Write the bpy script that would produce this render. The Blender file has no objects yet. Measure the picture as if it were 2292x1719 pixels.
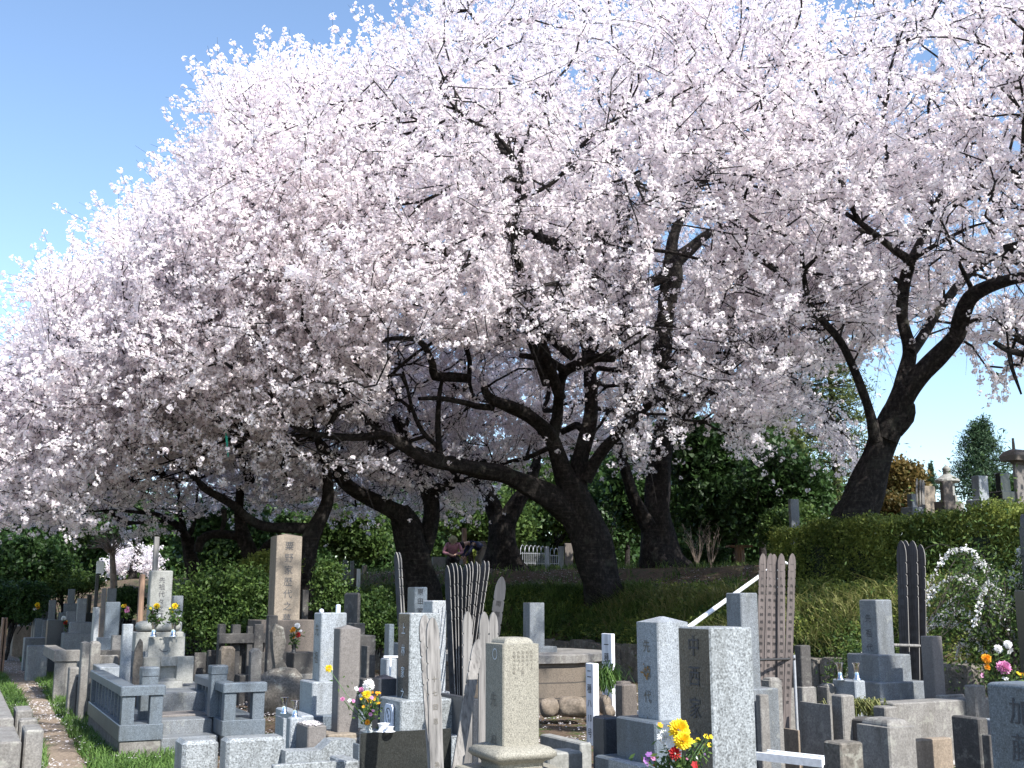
import bpy, math, random
import numpy as np
from mathutils import Vector, kdtree

SC = bpy.context.scene
COL = SC.collection
rnd = random.Random(7)
R = np.random.RandomState(11)

# ------------------------------------------------------------------ camera, sky, sun, exposure
F = 2500.0                                   # focal length in photo pixels (photo is 2292 x 1719)
EYE = 1.6
PITCH = math.atan((1340 - 859.5) / F)
cam_d = bpy.data.cameras.new('camera'); cam = bpy.data.objects.new('camera', cam_d); COL.objects.link(cam)
cam_d.sensor_width = 36.0; cam_d.lens = F / 2292 * 36.0
cam_d.clip_start = 0.1; cam_d.clip_end = 3000
cam.location = (0, 0, EYE); cam.rotation_euler = (math.pi / 2 + PITCH, 0, 0)
SC.camera = cam

SUN_PHI = math.radians(38)                   # azimuth of the sun: from straight behind the camera towards the right
SUN_EL = math.radians(44)
to_sun = Vector((math.sin(SUN_PHI) * math.cos(SUN_EL), -math.cos(SUN_PHI) * math.cos(SUN_EL), math.sin(SUN_EL)))
world = bpy.data.worlds.new('World'); SC.world = world; world.use_nodes = True
wn = world.node_tree; wn.nodes.clear()
sky = wn.nodes.new('ShaderNodeTexSky'); sky.sky_type = 'NISHITA'; sky.sun_disc = False
sky.sun_elevation = SUN_EL; sky.sun_rotation = math.atan2(to_sun.x, to_sun.y)
sky.air_density = 1.0; sky.dust_density = 0.5; sky.ozone_density = 2.2
bg = wn.nodes.new('ShaderNodeBackground'); bg.inputs['Strength'].default_value = 0.145
wo = wn.nodes.new('ShaderNodeOutputWorld')
wn.links.new(sky.outputs[0], bg.inputs['Color']); wn.links.new(bg.outputs[0], wo.inputs['Surface'])
sun_d = bpy.data.lights.new('sun', 'SUN'); sun_d.energy = 5.0; sun_d.angle = math.radians(0.53); sun_d.color = (1.0, 0.965, 0.91)
sun = bpy.data.objects.new('sun', sun_d); COL.objects.link(sun)
sun.rotation_euler = (-to_sun).to_track_quat('-Z', 'Y').to_euler(); sun.location = (20, -20, 40)
SC.view_settings.view_transform = 'Standard'; SC.view_settings.look = 'None'
SC.view_settings.exposure = 0.88; SC.view_settings.gamma = 1.0
SC.cycles.max_bounces = 10; SC.cycles.diffuse_bounces = 7; SC.cycles.transmission_bounces = 8; SC.cycles.transparent_max_bounces = 14
SC.cycles.use_adaptive_sampling = True

# ------------------------------------------------------------------ pixel <-> world helpers (photo pixels)
cp, sp = math.cos(PITCH), math.sin(PITCH)
def ray(px, py):
    x = (px - 1146) / F; u = -(py - 859.5) / F
    y = cp - u * sp; z = sp + u * cp
    return x / y, z / y                      # per metre of forward distance
def at(px, py, d):
    a, b = ray(px, py); return Vector((a * d, d, EYE + b * d))
def gz(px, py, z=0.0):
    a, b = ray(px, py); d = (z - EYE) / b; return Vector((a * d, d, z))
def proj(P):
    P = np.asarray(P, float).reshape(-1, 3)
    x = P[:, 0]; y = P[:, 1]; z = P[:, 2] - EYE
    f = y * cp + z * sp; u = -y * sp + z * cp
    f = np.maximum(f, 0.01)
    return 1146 + F * x / f, 859.5 - F * u / f
def mpp(d): return d / F                     # metres per photo pixel at distance d
ANG = math.radians(26)
U = Vector((math.cos(ANG), math.sin(ANG), 0)); V = Vector((-math.sin(ANG), math.cos(ANG), 0))

def in_poly(px, py, poly):
    px = np.asarray(px, float); py = np.asarray(py, float); ins = np.zeros(px.shape, bool)
    n = len(poly)
    for i in range(n):
        x1, y1 = poly[i]; x2, y2 = poly[(i + 1) % n]
        if y1 == y2: continue
        c = ((y1 > py) != (y2 > py)) & (px < (x2 - x1) * (py - y1) / (y2 - y1) + x1)
        ins ^= c
    return ins

# ------------------------------------------------------------------ objects and tagging
def tag(o, label=None, cat=None, group=None, kind=None):
    if label: o['label'] = label
    if cat: o['category'] = cat
    if group: o['group'] = group
    if kind: o['kind'] = kind
    return o
def wloc(o):
    v = Vector((0, 0, 0))
    while o is not None:
        v = v + o.location; o = o.parent
    return v
def thing(name, label, cat, loc=(0, 0, 0), group=None):
    o = bpy.data.objects.new(name, None); COL.objects.link(o); o.location = loc; o.empty_display_size = 0.2
    return tag(o, label, cat, group)
def link_mesh(name, me, parent=None, loc=None):
    o = bpy.data.objects.new(name, me); COL.objects.link(o)
    if parent is not None: o.parent = parent
    elif loc is not None: o.location = loc
    return o

class MB:
    """collects faces, then links them as ONE mesh object"""
    def __init__(self): self.v = []; self.f = []; self.m = []; self.sm = []
    def add(self, vs, fs, mi=0, smooth=False):
        b = len(self.v); self.v.extend([tuple(x) for x in vs])
        for f in fs: self.f.append([b + i for i in f]); self.m.append(mi); self.sm.append(smooth)
        return self
    def loft(self, rings, mi=0, smooth=False, cap=True):
        n = len(rings[0]); vs = [p for r in rings for p in r]; fs = []
        for k in range(len(rings) - 1):
            for i in range(n):
                j = (i + 1) % n
                fs.append([k * n + i, k * n + j, (k + 1) * n + j, (k + 1) * n + i])
        self.add(vs, fs, mi, smooth)
        if cap:
            self.add(rings[0], [list(range(n))[::-1]], mi); self.add(rings[-1], [list(range(n))], mi)
        return self
    def block(self, c, a, b, z0, z1, bev=0.008, mi=0, u=None, v=None, lean=(0, 0)):
        """box on the grave grid: front corner c, a metres along u (right), b metres along v (left-back)"""
        u = U if u is None else u; v = V if v is None else v
        bev = min(bev, a * .2, b * .2, (z1 - z0) * .3)
        c = Vector((c[0], c[1], 0))
        def ring(ins, cut, z):
            t = (z - z0)
            o = Vector((lean[0] * t, lean[1] * t, z))
            P = lambda s, q: c + u * s + v * q + o
            return [P(ins + cut, ins), P(a - ins - cut, ins), P(a - ins, ins + cut), P(a - ins, b - ins - cut),
                    P(a - ins - cut, b - ins), P(ins + cut, b - ins), P(ins, b - ins - cut), P(ins, ins + cut)]
        return self.loft([ring(0, bev, z0), ring(0, bev, z1 - bev), ring(bev, bev * .6, z1)], mi)
    def build(self, name, mat, parent=None, label=None, loc=None):
        off = wloc(parent) if parent is not None else (Vector(loc) if loc is not None else Vector((0, 0, 0)))
        me = bpy.data.meshes.new(name)
        me.from_pydata([(x - off.x, y - off.y, z - off.z) for x, y, z in self.v], [], self.f)
        mats = mat if isinstance(mat, (list, tuple)) else [mat]
        for m in mats: me.materials.append(m)
        me.polygons.foreach_set('material_index', self.m)
        me.polygons.foreach_set('use_smooth', self.sm)
        me.update()
        o = link_mesh(name, me, parent, loc)
        if label: o['label'] = label
        return o

def quad_mesh(name, verts, mat, parent=None, tone=None, k=4, smooth=False, loc=None):
    """verts: (n,k,3) array of separate faces; tone: one value per face, used as a colour variation"""
    off = wloc(parent) if parent is not None else (Vector(loc) if loc is not None else Vector((0, 0, 0)))
    n = len(verts); me = bpy.data.meshes.new(name)
    co = (verts.reshape(-1, 3) - np.array(off)[None]).astype(np.float32)
    me.vertices.add(n * k); me.vertices.foreach_set('co', co.ravel())
    me.loops.add(n * k); me.loops.foreach_set('vertex_index', np.arange(n * k, dtype=np.int32))
    me.polygons.add(n); me.polygons.foreach_set('loop_start', np.arange(0, n * k, k, dtype=np.int32))
    me.polygons.foreach_set('loop_total', np.full(n, k, np.int32))
    if tone is not None:
        at_ = me.attributes.new('tone', 'FLOAT', 'FACE'); at_.data.foreach_set('value', tone.astype(np.float32))
    me.materials.append(mat); me.update(calc_edges=True)
    return link_mesh(name, me, parent, loc)

def frusta(p0, p1, r0, r1, n=3):
    """(m,3) arrays -> quads of tapered n-sided tubes (open ends)"""
    p0 = np.asarray(p0, float); p1 = np.asarray(p1, float)
    d = p1 - p0; L = np.linalg.norm(d, axis=1, keepdims=True) + 1e-9; d = d / L
    a = np.where(np.abs(d[:, 2:3]) < .9, np.array([[0, 0, 1.]]), np.array([[1., 0, 0]]))
    s = np.cross(d, a); s /= np.linalg.norm(s, axis=1, keepdims=True); t = np.cross(d, s)
    out = np.empty((len(p0), n, 4, 3))
    for i in range(n):
        a0, a1 = 2 * math.pi * i / n, 2 * math.pi * (i + 1) / n
        e0 = s * math.cos(a0) + t * math.sin(a0); e1 = s * math.cos(a1) + t * math.sin(a1)
        out[:, i, 0] = p0 + e0 * r0[:, None]; out[:, i, 1] = p0 + e1 * r0[:, None]
        out[:, i, 2] = p1 + e1 * r1[:, None]; out[:, i, 3] = p1 + e0 * r1[:, None]
    return out.reshape(-1, 4, 3)

def spline(pts, step):
    """Catmull-Rom through rows (x,y,z,r)"""
    P = np.array(pts, float)
    P = np.vstack([2 * P[0] - P[1], P, 2 * P[-1] - P[-2]]); out = []
    for i in range(1, len(P) - 2):
        L = np.linalg.norm(P[i + 1, :3] - P[i, :3]); n = max(1, int(math.ceil(L / step)))
        for k in range(n):
            t = k / n
            out.append(0.5 * ((2 * P[i]) + (-P[i - 1] + P[i + 1]) * t + (2 * P[i - 1] - 5 * P[i] + 4 * P[i + 1] - P[i + 2]) * t * t
                              + (-P[i - 1] + 3 * P[i] - 3 * P[i + 1] + P[i + 2]) * t ** 3))
    out.append(P[-2]); out = np.array(out); out[:, 3] = np.maximum(out[:, 3], 0.004)
    return out
def tube(mb, pts, step=0.25, sides=12, bump=0.0, mi=0, seed=0.0, flare=None, smooth=True):
    S = spline(pts, step); rings = []
    ref = Vector((0.3, 0.9, 0.2)).normalized()
    for i in range(len(S)):
        p = Vector(S[i, :3]); d = (Vector(S[min(i + 1, len(S) - 1), :3]) - Vector(S[max(i - 1, 0), :3])).normalized()
        s = (ref - d * ref.dot(d)).normalized(); t = d.cross(s); ref = s
        r = S[i, 3]; ring = []
        for k in range(sides):
            a = 2 * math.pi * k / sides; q = r
            if bump:
                w = i * step
                q *= 1 + bump * (math.sin(3 * a + 1.7 * w + seed) * .5 + math.sin(5 * a - 1.1 * w + seed * 2.3) * .35
                                 + math.sin(2 * a + 4.1 * w + seed) * .3 + math.sin(9 * a + 0.8 * w + seed * 5) * .25)
            if flare and i * step < flare[0]:
                h = 1 - i * step / flare[0]; q *= 1 + flare[1] * h * h * (1 + .45 * math.sin(5 * a + seed))
            ring.append(p + s * (q * math.cos(a)) + t * (q * math.sin(a)))
        rings.append(ring)
    mb.loft(rings, mi, smooth); return S

# ------------------------------------------------------------------ materials
def mat(name):
    m = bpy.data.materials.new(name); m.use_nodes = True; nt = m.node_tree
    return m, nt, nt.nodes['Principled BSDF']
def N(nt, t, **kw):
    n = nt.nodes.new(t)
    for k, v in kw.items(): setattr(n, k, v)
    return n
def ramp(nt, fac, stops):
    r = N(nt, 'ShaderNodeValToRGB'); e = r.color_ramp.elements
    while len(e) < len(stops): e.new(0.5)
    for i, (p, c) in enumerate(stops): e[i].position = p; e[i].color = (*c, 1)
    nt.links.new(fac, r.inputs[0]); return r.outputs[0]
def noise(nt, vec, scale, detail=3, rough=.55):
    n = N(nt, 'ShaderNodeTexNoise'); n.inputs['Scale'].default_value = scale
    n.inputs['Detail'].default_value = detail; n.inputs['Roughness'].default_value = rough
    nt.links.new(vec, n.inputs['Vector']); return n.outputs['Fac']
def mapping(nt, vec, sc):
    m = N(nt, 'ShaderNodeMapping'); m.inputs['Scale'].default_value = sc; nt.links.new(vec, m.inputs[0]); return m.outputs[0]
def mix(nt, fac, a, b, mode='MIX'):
    m = N(nt, 'ShaderNodeMix', data_type='RGBA', blend_type=mode)
    if isinstance(fac, (int, float)): m.inputs[0].default_value = fac
    else: nt.links.new(fac, m.inputs[0])
    for i, x in ((6, a), (7, b)):
        if isinstance(x, tuple): m.inputs[i].default_value = (*x, 1)
        else: nt.links.new(x, m.inputs[i])
    return m.outputs[2]
def bump(nt, bs, h, strength, dist=0.01):
    b = N(nt, 'ShaderNodeBump'); b.inputs['Strength'].default_value = strength; b.inputs['Distance'].default_value = dist
    nt.links.new(h, b.inputs['Height']); nt.links.new(b.outputs[0], bs.inputs['Normal'])
def pos(nt): return N(nt, 'ShaderNodeNewGeometry').outputs['Position']
def mul(c, k): return tuple(x * k for x in c)

def stone(name, col, speck=.5, dark=.35, scale=120, rough=.55, stain=.35, staincol=(.05, .05, .04), moss=0.0, coarse=6, spec=.5):
    m, nt, b = mat(name); p = pos(nt)
    fine = noise(nt, p, scale, 1.5, .6)
    c = ramp(nt, fine, [(0.36, mul(col, dark)), (0.46, mul(col, .86)), (0.56, col), (0.68, tuple(min(1, x * (1 + speck)) for x in col))])
    fine2 = noise(nt, p, scale * .33, 2, .7)
    c = mix(nt, .35, c, ramp(nt, fine2, [(.35, mul(col, .6)), (.65, tuple(min(1, x * 1.25) for x in col))]), 'MIX')
    st = noise(nt, mapping(nt, p, (coarse, coarse, coarse * .28)), 1.0, 5, .65)
    sr = ramp(nt, st, [(.45, (0, 0, 0)), (.72, (stain, stain, stain))])
    c = mix(nt, sr, c, staincol)
    if moss:
        mo = noise(nt, p, 9, 4, .7); mr = ramp(nt, mo, [(.56, (0, 0, 0)), (.64, (moss, moss, moss))])
        c = mix(nt, mr, c, (.42, .42, .36))
    nt.links.new(c, b.inputs['Base Color']); b.inputs['Roughness'].default_value = rough
    b.inputs['Specular IOR Level'].default_value = spec
    bump(nt, b, fine, .12 if rough < .5 else .35, .004)
    return m
M = {}
M['granite_light'] = stone('granite_light', (.29, .315, .34), .55, .32, 150, .5, .4, (.05, .05, .04), .12)
M['granite_white'] = stone('granite_white', (.34, .36, .38), .45, .35, 120, .5, .12)
M['granite_coarse'] = stone('granite_coarse', (.27, .29, .30), .75, .22, 95, .45, .45)
M['granite_blue'] = stone('granite_blue', (.125, .15, .175), .7, .4, 140, .4, .45)
M['granite_polished_shade'] = stone('granite_polished_shade', (.09, .088, .08), .7, .35, 110, .16, .15)  # polished finish, its colour also darkened for the shaded left side
M['granite_grey'] = stone('granite_grey', (.17, .185, .20), .6, .4, 130, .5, .5, (.05, .05, .04), .2)
M['granite_dark'] = stone('granite_dark', (.05, .055, .065), .6, .5, 140, .3, .2)
M['granite_black'] = stone('granite_black', (.03, .032, .03), .5, .6, 160, .12, .15)
M['marble_pale'] = stone('marble_pale', (.27, .27, .25), .15, .75, 60, .7, .45, (.12, .12, .10))
M['stone_beige'] = stone('stone_beige', (.27, .255, .21), .45, .35, 170, .7, .3, (.2, .19, .15))
M['stone_tan'] = stone('stone_tan', (.24, .20, .155), .25, .7, 60, .8, .45, (.10, .08, .06))
M['stone_brown'] = stone('stone_brown', (.13, .11, .095), .3, .6, 90, .85, .5, (.04, .035, .03))
M['stone_taupe'] = stone('stone_taupe', (.175, .16, .15), .25, .7, 110, .8, .35, (.1, .09, .08))
M['concrete'] = stone('concrete', (.21, .20, .185), .3, .65, 70, .9, .6, (.07, .06, .05), .25)
M['concrete_dark'] = stone('concrete_dark', (.075, .07, .066), .3, .65, 70, .9, .6, (.03, .03, .028), .2)
M['concrete_warm'] = stone('concrete_warm', (.25, .20, .15), .25, .7, 60, .9, .6, (.09, .07, .05))
M['rock'] = stone('rock', (.15, .135, .115), .4, .5, 40, .95, .6, (.05, .045, .035), .35)
M['rock_pale'] = stone('rock_pale', (.19, .155, .12), .4, .55, 40, .95, .5, (.12, .09, .06))

def blockmat():
    m, nt, b = mat('block_wall'); p = pos(nt); sx = N(nt, 'ShaderNodeSeparateXYZ'); nt.links.new(p, sx.inputs[0])
    mo = N(nt, 'ShaderNodeMath', operation='MODULO'); mo.inputs[1].default_value = .21; nt.links.new(sx.outputs[2], mo.inputs[0])
    n1 = noise(nt, p, 60, 3, .65); n2 = noise(nt, mapping(nt, p, (3, 3, 1.2)), 1, 4, .6)
    c = ramp(nt, n1, [(.3, (.10, .08, .062)), (.6, (.17, .14, .11))]); c = mix(nt, ramp(nt, n2, [(.45, (0, 0, 0)), (.65, (.8, .8, .8))]), c, (.085, .075, .062))
    j = ramp(nt, mo.outputs[0], [(.012, (1, 1, 1)), (.02, (0, 0, 0))]); c = mix(nt, j, c, (.05, .045, .04))
    nt.links.new(c, b.inputs['Base Color']); b.inputs['Roughness'].default_value = .95; bump(nt, b, n1, .4, .006); return m
M['block_wall'] = blockmat()
def woodmat(name, col, dk, rough=.85):
    m, nt, b = mat(name); p = pos(nt)
    g = noise(nt, mapping(nt, p, (70, 70, 2.2)), 1, 4, .6)
    c = ramp(nt, g, [(.3, mul(col, dk)), (.5, col), (.7, tuple(min(1, x * 1.35) for x in col))])
    s = noise(nt, mapping(nt, p, (9, 9, 2.0)), 1, 4, .6)
    c = mix(nt, ramp(nt, s, [(.5, (0, 0, 0)), (.72, (.55, .55, .55))]), c, mul(col, .35))
    nt.links.new(c, b.inputs['Base Color']); b.inputs['Roughness'].default_value = rough
    bump(nt, b, g, .5, .003); return m
M['wood_grey'] = woodmat('wood_grey', (.20, .19, .18), .4)
M['wood_shade_dark'] = woodmat('wood_shade_dark', (.055, .055, .06), .5)  # board faces: inked weathered wood, darkened further for shade
M['wood_shade_black'] = woodmat('wood_shade_black', (.03, .03, .035), .5)  # near-black board faces; the shade on them is in this colour
M['wood_pinkish'] = woodmat('wood_pinkish', (.13, .108, .10), .6)
M['wood_brown'] = woodmat('wood_brown', (.24, .15, .10), .5)
M['wood_white'] = woodmat('wood_white', (.74, .76, .80), .85)

def plain(name, col, rough=.6, metal=0.0, vary=.12, sc=30):
    m, nt, b = mat(name); p = pos(nt); n = noise(nt, p, sc, 3)
    c = ramp(nt, n, [(.3, mul(col, 1 - vary)), (.7, tuple(min(1, x * (1 + vary)) for x in col))])
    nt.links.new(c, b.inputs['Base Color']); b.inputs['Roughness'].default_value = rough; b.inputs['Metallic'].default_value = metal
    return m
M['chrome'] = plain('chrome', (.75, .76, .76), .12, 1.0)
M['white_metal'] = plain('white_metal', (.75, .77, .79), .4)
M['grey_metal'] = plain('grey_metal', (.45, .47, .5), .4, .3)
M['dark_metal'] = plain('dark_metal', (.06, .06, .06), .5, .5)
M['ink'] = plain('ink', (.015, .015, .016), .8)
M['engraved'] = plain('engraved', (.07, .07, .075), .9)
M['engraved_soft'] = plain('engraved_soft', (.16, .145, .12), .9)
M['engraved_pale'] = plain('engraved_pale', (.62, .66, .70), .8)
M['plate_white'] = plain('plate_white', (.62, .66, .76), .5)
M['ceramic'] = plain('ceramic', (.82, .83, .86), .25)
M['skin'] = plain('skin', (.50, .33, .25), .6)
M['hat'] = plain('hat', (.34, .30, .17), .9)
M['jacket_pink'] = plain('jacket_pink', (.42, .20, .24), .9, 0, .25, 14)
M['jacket_navy'] = plain('jacket_navy', (.03, .035, .075), .9)
M['trousers'] = plain('trousers', (.03, .028, .03), .9)
M['trousers_khaki'] = plain('trousers_khaki', (.20, .18, .14), .9)
M['hair'] = plain('hair', (.02, .016, .014), .8)
M['gravel'] = stone('gravel', (.42, .41, .38), .7, .25, 35, .95, .2)

def leafy(name, c0, c1, trans=.35, rough=.55, tcol=None, clear=0.0):
    """thin leaf or petal: diffuse and translucent, tinted per face"""
    m, nt, b = mat(name)
    a = N(nt, 'ShaderNodeAttribute', attribute_name='tone')
    c = ramp(nt, a.outputs['Fac'], [(0.0, c0), (1.0, c1)])
    nt.links.new(c, b.inputs['Base Color']); b.inputs['Roughness'].default_value = rough
    b.inputs['Specular IOR Level'].default_value = .25
    t = N(nt, 'ShaderNodeBsdfTranslucent')
    if tcol: t.inputs['Color'].default_value = (*tcol, 1)
    else: nt.links.new(c, t.inputs['Color'])
    mx = N(nt, 'ShaderNodeMixShader'); mx.inputs[0].default_value = trans
    nt.links.new(b.outputs[0], mx.inputs[1]); nt.links.new(t.outputs[0], mx.inputs[2])
    out = mx.outputs[0]
    if clear:                                # thin petals let part of the light straight through
        tp = N(nt, 'ShaderNodeBsdfTransparent'); m2 = N(nt, 'ShaderNodeMixShader'); m2.inputs[0].default_value = clear
        nt.links.new(out, m2.inputs[1]); nt.links.new(tp.outputs[0], m2.inputs[2]); out = m2.outputs[0]
    nt.links.new(out, nt.nodes['Material Output'].inputs['Surface']); return m
M['blossom'] = leafy('blossom', (.965, .875, .905), (.985, .965, .97), .58, .9, None, 0)
M['leaf_dark'] = leafy('leaf_dark', (.018, .045, .016), (.06, .115, .03), .3, .45)
M['leaf_mid'] = leafy('leaf_mid', (.018, .050, .014), (.12, .185, .045), .35, .5)
M['leaf_hedge'] = leafy('leaf_hedge', (.07, .11, .025), (.27, .31, .07), .35, .5)
M['leaf_orange'] = leafy('leaf_orange', (.05, .065, .02), (.22, .14, .045), .35, .5)
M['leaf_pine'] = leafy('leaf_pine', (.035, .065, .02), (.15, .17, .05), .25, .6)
M['leaf_conifer'] = leafy('leaf_conifer', (.02, .045, .02), (.055, .10, .045), .25, .6)
M['grass'] = leafy('grass', (.04, .085, .022), (.19, .27, .075), .4, .5)
M['grass_bright'] = leafy('grass_bright', (.05, .11, .025), (.16, .27, .07), .4, .5)
M['grass_straw'] = leafy('grass_straw', (.10, .14, .035), (.28, .27, .11), .4, .5)
M['petal_white'] = leafy('petal_white', (.75, .75, .74), (.88, .88, .87), .35, .6)
M['petal_fallen'] = leafy('petal_fallen', (.72, .68, .68), (.85, .80, .80), .2, .7)
M['petal_yellow'] = leafy('petal_yellow', (.75, .50, .02), (.90, .74, .04), .35, .6)
M['petal_orange'] = leafy('petal_orange', (.75, .28, .02), (.85, .45, .03), .35, .6)
M['petal_red'] = leafy('petal_red', (.30, .01, .015), (.50, .03, .03), .3, .6)
M['petal_pink'] = leafy('petal_pink', (.55, .15, .35), (.75, .40, .60), .35, .6)
M['petal_purple'] = leafy('petal_purple', (.25, .10, .35), (.45, .25, .55), .35, .6)

def barkmat():
    m, nt, b = mat('bark'); p = pos(nt)
    g = noise(nt, mapping(nt, p, (9, 9, 6)), 1.6, 7, .72)
    c = ramp(nt, g, [(.32, (.006, .005, .005)), (.52, (.022, .019, .018)), (.70, (.075, .066, .060))])
    l = noise(nt, p, 2.2, 4, .6)
    c = mix(nt, ramp(nt, l, [(.57, (0, 0, 0)), (.70, (.6, .6, .6))]), c, (.065, .068, .055))
    h = noise(nt, mapping(nt, p, (2.5, 2.5, 26)), 1, 3, .6); c = mix(nt, ramp(nt, h, [(.55, (0, 0, 0)), (.72, (.4, .4, .4))]), c, (.09, .08, .07))
    nt.links.new(c, b.inputs['Base Color']); b.inputs['Roughness'].default_value = .92; b.inputs['Specular IOR Level'].default_value = .2
    bump(nt, b, g, .9, .06); return m
M['bark'] = barkmat()
M['bark_pale'] = plain('bark_pale', (.22, .18, .15), .9, 0, .4, 12)
M['twig'] = plain('twig', (.040, .030, .028), .9)
M['stem'] = plain('stem', (.05, .11, .03), .7)
M['shade_core'] = plain('shade_core', (.014, .022, .009), .95)
# ------------------------------------------------------------------ the land: flat lower ground, a bank, a plateau
W1 = gz(2200, 1495, .7); W2 = gz(1850, 1472, .7); W3 = gz(1250, 1431, .7)
dW = (W1 - W3); dW = dW / dW.length
WALL = [W3 + dW * 30, W1, W2, W3, Vector((-3.4, W3.y + 0.6, 0)), Vector((-8.5, W3.y + 5.5, 0)), Vector((-14, W3.y + 13, 0)), Vector((-30, W3.y + 28, 0)), Vector((-90, W3.y + 50, 0))]
WALL = [(w.x, w.y) for w in WALL]
def sdist(x, y):
    x = np.asarray(x, float); y = np.asarray(y, float); best = np.full(x.shape, 1e9); sg = np.ones(x.shape)
    for (x1, y1), (x2, y2) in zip(WALL[:-1], WALL[1:]):
        dx, dy = x2 - x1, y2 - y1; L2 = dx * dx + dy * dy
        t = np.clip(((x - x1) * dx + (y - y1) * dy) / L2, 0, 1)
        d = np.hypot(x - x1 - t * dx, y - y1 - t * dy)
        s = np.where(dx * (y - y1) - dy * (x - x1) < 0, 1.0, -1.0)
        b = d < best - 1e-6
        best = np.where(b, d, best); sg = np.where(b, s, sg)
    return best * sg
SX = [-1e3, -.02, .18, 1, 2, 3, 4.5, 7, 12, 1e3]; SZ = [0, 0, .66, 1.22, 1.65, 1.95, 2.32, 2.42, 2.5, 2.55]
def height(x, y):
    x = np.asarray(x, float); y = np.asarray(y, float)
    s = sdist(x, y); h = np.interp(s, SX, SZ)
    n = np.sin(x * 1.3 + y * .7) * .5 + np.sin(x * .6 - y * 1.9 + 1) * .3 + np.sin(x * 3.1 + y * 2.3) * .2
    return h + n * np.where(s > .3, .07, .012)
def gh(x, y): return float(height(np.array([x]), np.array([y]))[0])

def groundmat():
    m, nt, b = mat('soil'); p = pos(nt)
    n1 = noise(nt, p, .9, 5, .6); n2 = noise(nt, p, 26, 4, .7); n3 = noise(nt, p, 4.5, 4, .6)
    c = ramp(nt, n2, [(.3, (.03, .022, .016)), (.5, (.11, .078, .054)), (.72, (.22, .165, .12))])
    g = ramp(nt, n2, [(.35, (.02, .045, .012)), (.65, (.075, .12, .03))])
    c = mix(nt, ramp(nt, n3, [(.52, (0, 0, 0)), (.62, (.75, .75, .75))]), c, g)
    nt.links.new(c, b.inputs['Base Color']); b.inputs['Roughness'].default_value = .95; b.inputs['Specular IOR Level'].default_value = .15
    bump(nt, b, n2, .8, .03); return m
M['soil'] = groundmat()
def dirtmat():
    m, nt, b = mat('path_dirt'); p = pos(nt)
    n2 = noise(nt, p, 30, 4, .7); n3 = noise(nt, p, 3.5, 4, .6)
    c = ramp(nt, n2, [(.3, (.12, .09, .065)), (.55, (.25, .195, .145)), (.75, (.36, .29, .23))])
    c = mix(nt, ramp(nt, n3, [(.5, (0, 0, 0)), (.7, (.6, .6, .6))]), c, (.16, .12, .085))
    nt.links.new(c, b.inputs['Base Color']); b.inputs['Roughness'].default_value = .95; bump(nt, b, n2, .5, .015); return m
M['path_dirt'] = dirtmat()

def axis(lo, hi, fine, far):
    a = list(np.arange(lo, hi, fine)); s = fine; v = hi
    while v < far: a.append(v); s *= 1.35; v += s
    a.append(far); s = fine; v = lo; L = []
    while v > -far: L.append(v); s *= 1.35; v -= s
    L.append(-far); L = [q for q in L if q < lo]
    return np.array(sorted(set(L + a)))
gx = axis(-22, 17, .22, 900); gy = axis(4, 48, .22, 900)
X, Y = np.meshgrid(gx, gy); Z = height(X, Y)
far = np.hypot(X, Y); Z = np.where(far > 110, Z - (far - 110) * .02, Z); Z = np.where(far > 400, -8, Z)
nx, ny = len(gx), len(gy)
me = bpy.data.meshes.new('ground'); me.vertices.add(nx * ny)
me.vertices.foreach_set('co', np.stack([X, Y, Z], -1).astype(np.float32).ravel())
i = np.arange(nx * ny).reshape(ny, nx); q = np.stack([i[:-1, :-1], i[:-1, 1:], i[1:, 1:], i[1:, :-1]], -1).reshape(-1, 4)
me.loops.add(q.size); me.loops.foreach_set('vertex_index', q.ravel().astype(np.int32)); me.polygons.add(len(q))
me.polygons.foreach_set('loop_start', np.arange(0, q.size, 4, dtype=np.int32)); me.polygons.foreach_set('loop_total', np.full(len(q), 4, np.int32))
me.polygons.foreach_set('use_smooth', np.ones(len(q), bool)); me.materials.append(M['soil']); me.update(calc_edges=True)
tag(link_mesh('ground', me), 'bare earth and turf of the graveyard', kind='structure')

# trodden path along the left edge of the graves
PATH = [((60, 195), 1790), ((100, 202), 1719), ((92, 180), 1690), ((70, 140), 1620), ((45, 105), 1560), ((12, 78), 1520), ((-25, 58), 1490), ((-60, 35), 1465), ((-110, 5), 1450)]
mb = MB(); vs = []; fs = []
rows = []
for (a, b_), y_ in PATH:
    A = gz(a, y_); B = gz(b_, y_); rows.append((A, B))
fine = []
for k in range(len(rows) - 1):
    for t in np.linspace(0, 1, 9)[:-1]:
        A = rows[k][0].lerp(rows[k + 1][0], t); B = rows[k][1].lerp(rows[k + 1][1], t)
        j = .04 * math.sin(A.y * 5.1) + .03 * math.sin(A.y * 11)
        fine.append((A + Vector((j, 0, 0)), B + Vector((-j * .7 + .03 * math.sin(A.y * 7.7), 0, 0))))
for A, B in fine:
    for t in np.linspace(0, 1, 7):
        p = A.lerp(B, t); vs.append((p.x, p.y, gh(p.x, p.y) + .022 + (.006 if 0 < t < 1 else -.02)))
n = len(fine); fs = [[r * 7 + c, r * 7 + c + 1, (r + 1) * 7 + c + 1, (r + 1) * 7 + c] for r in range(n - 1) for c in range(6)]
mb.add(vs, fs, 0, True); tag(mb.build('path', M['path_dirt']), 'trodden earth footpath strewn with fallen petals', kind='structure')

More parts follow.
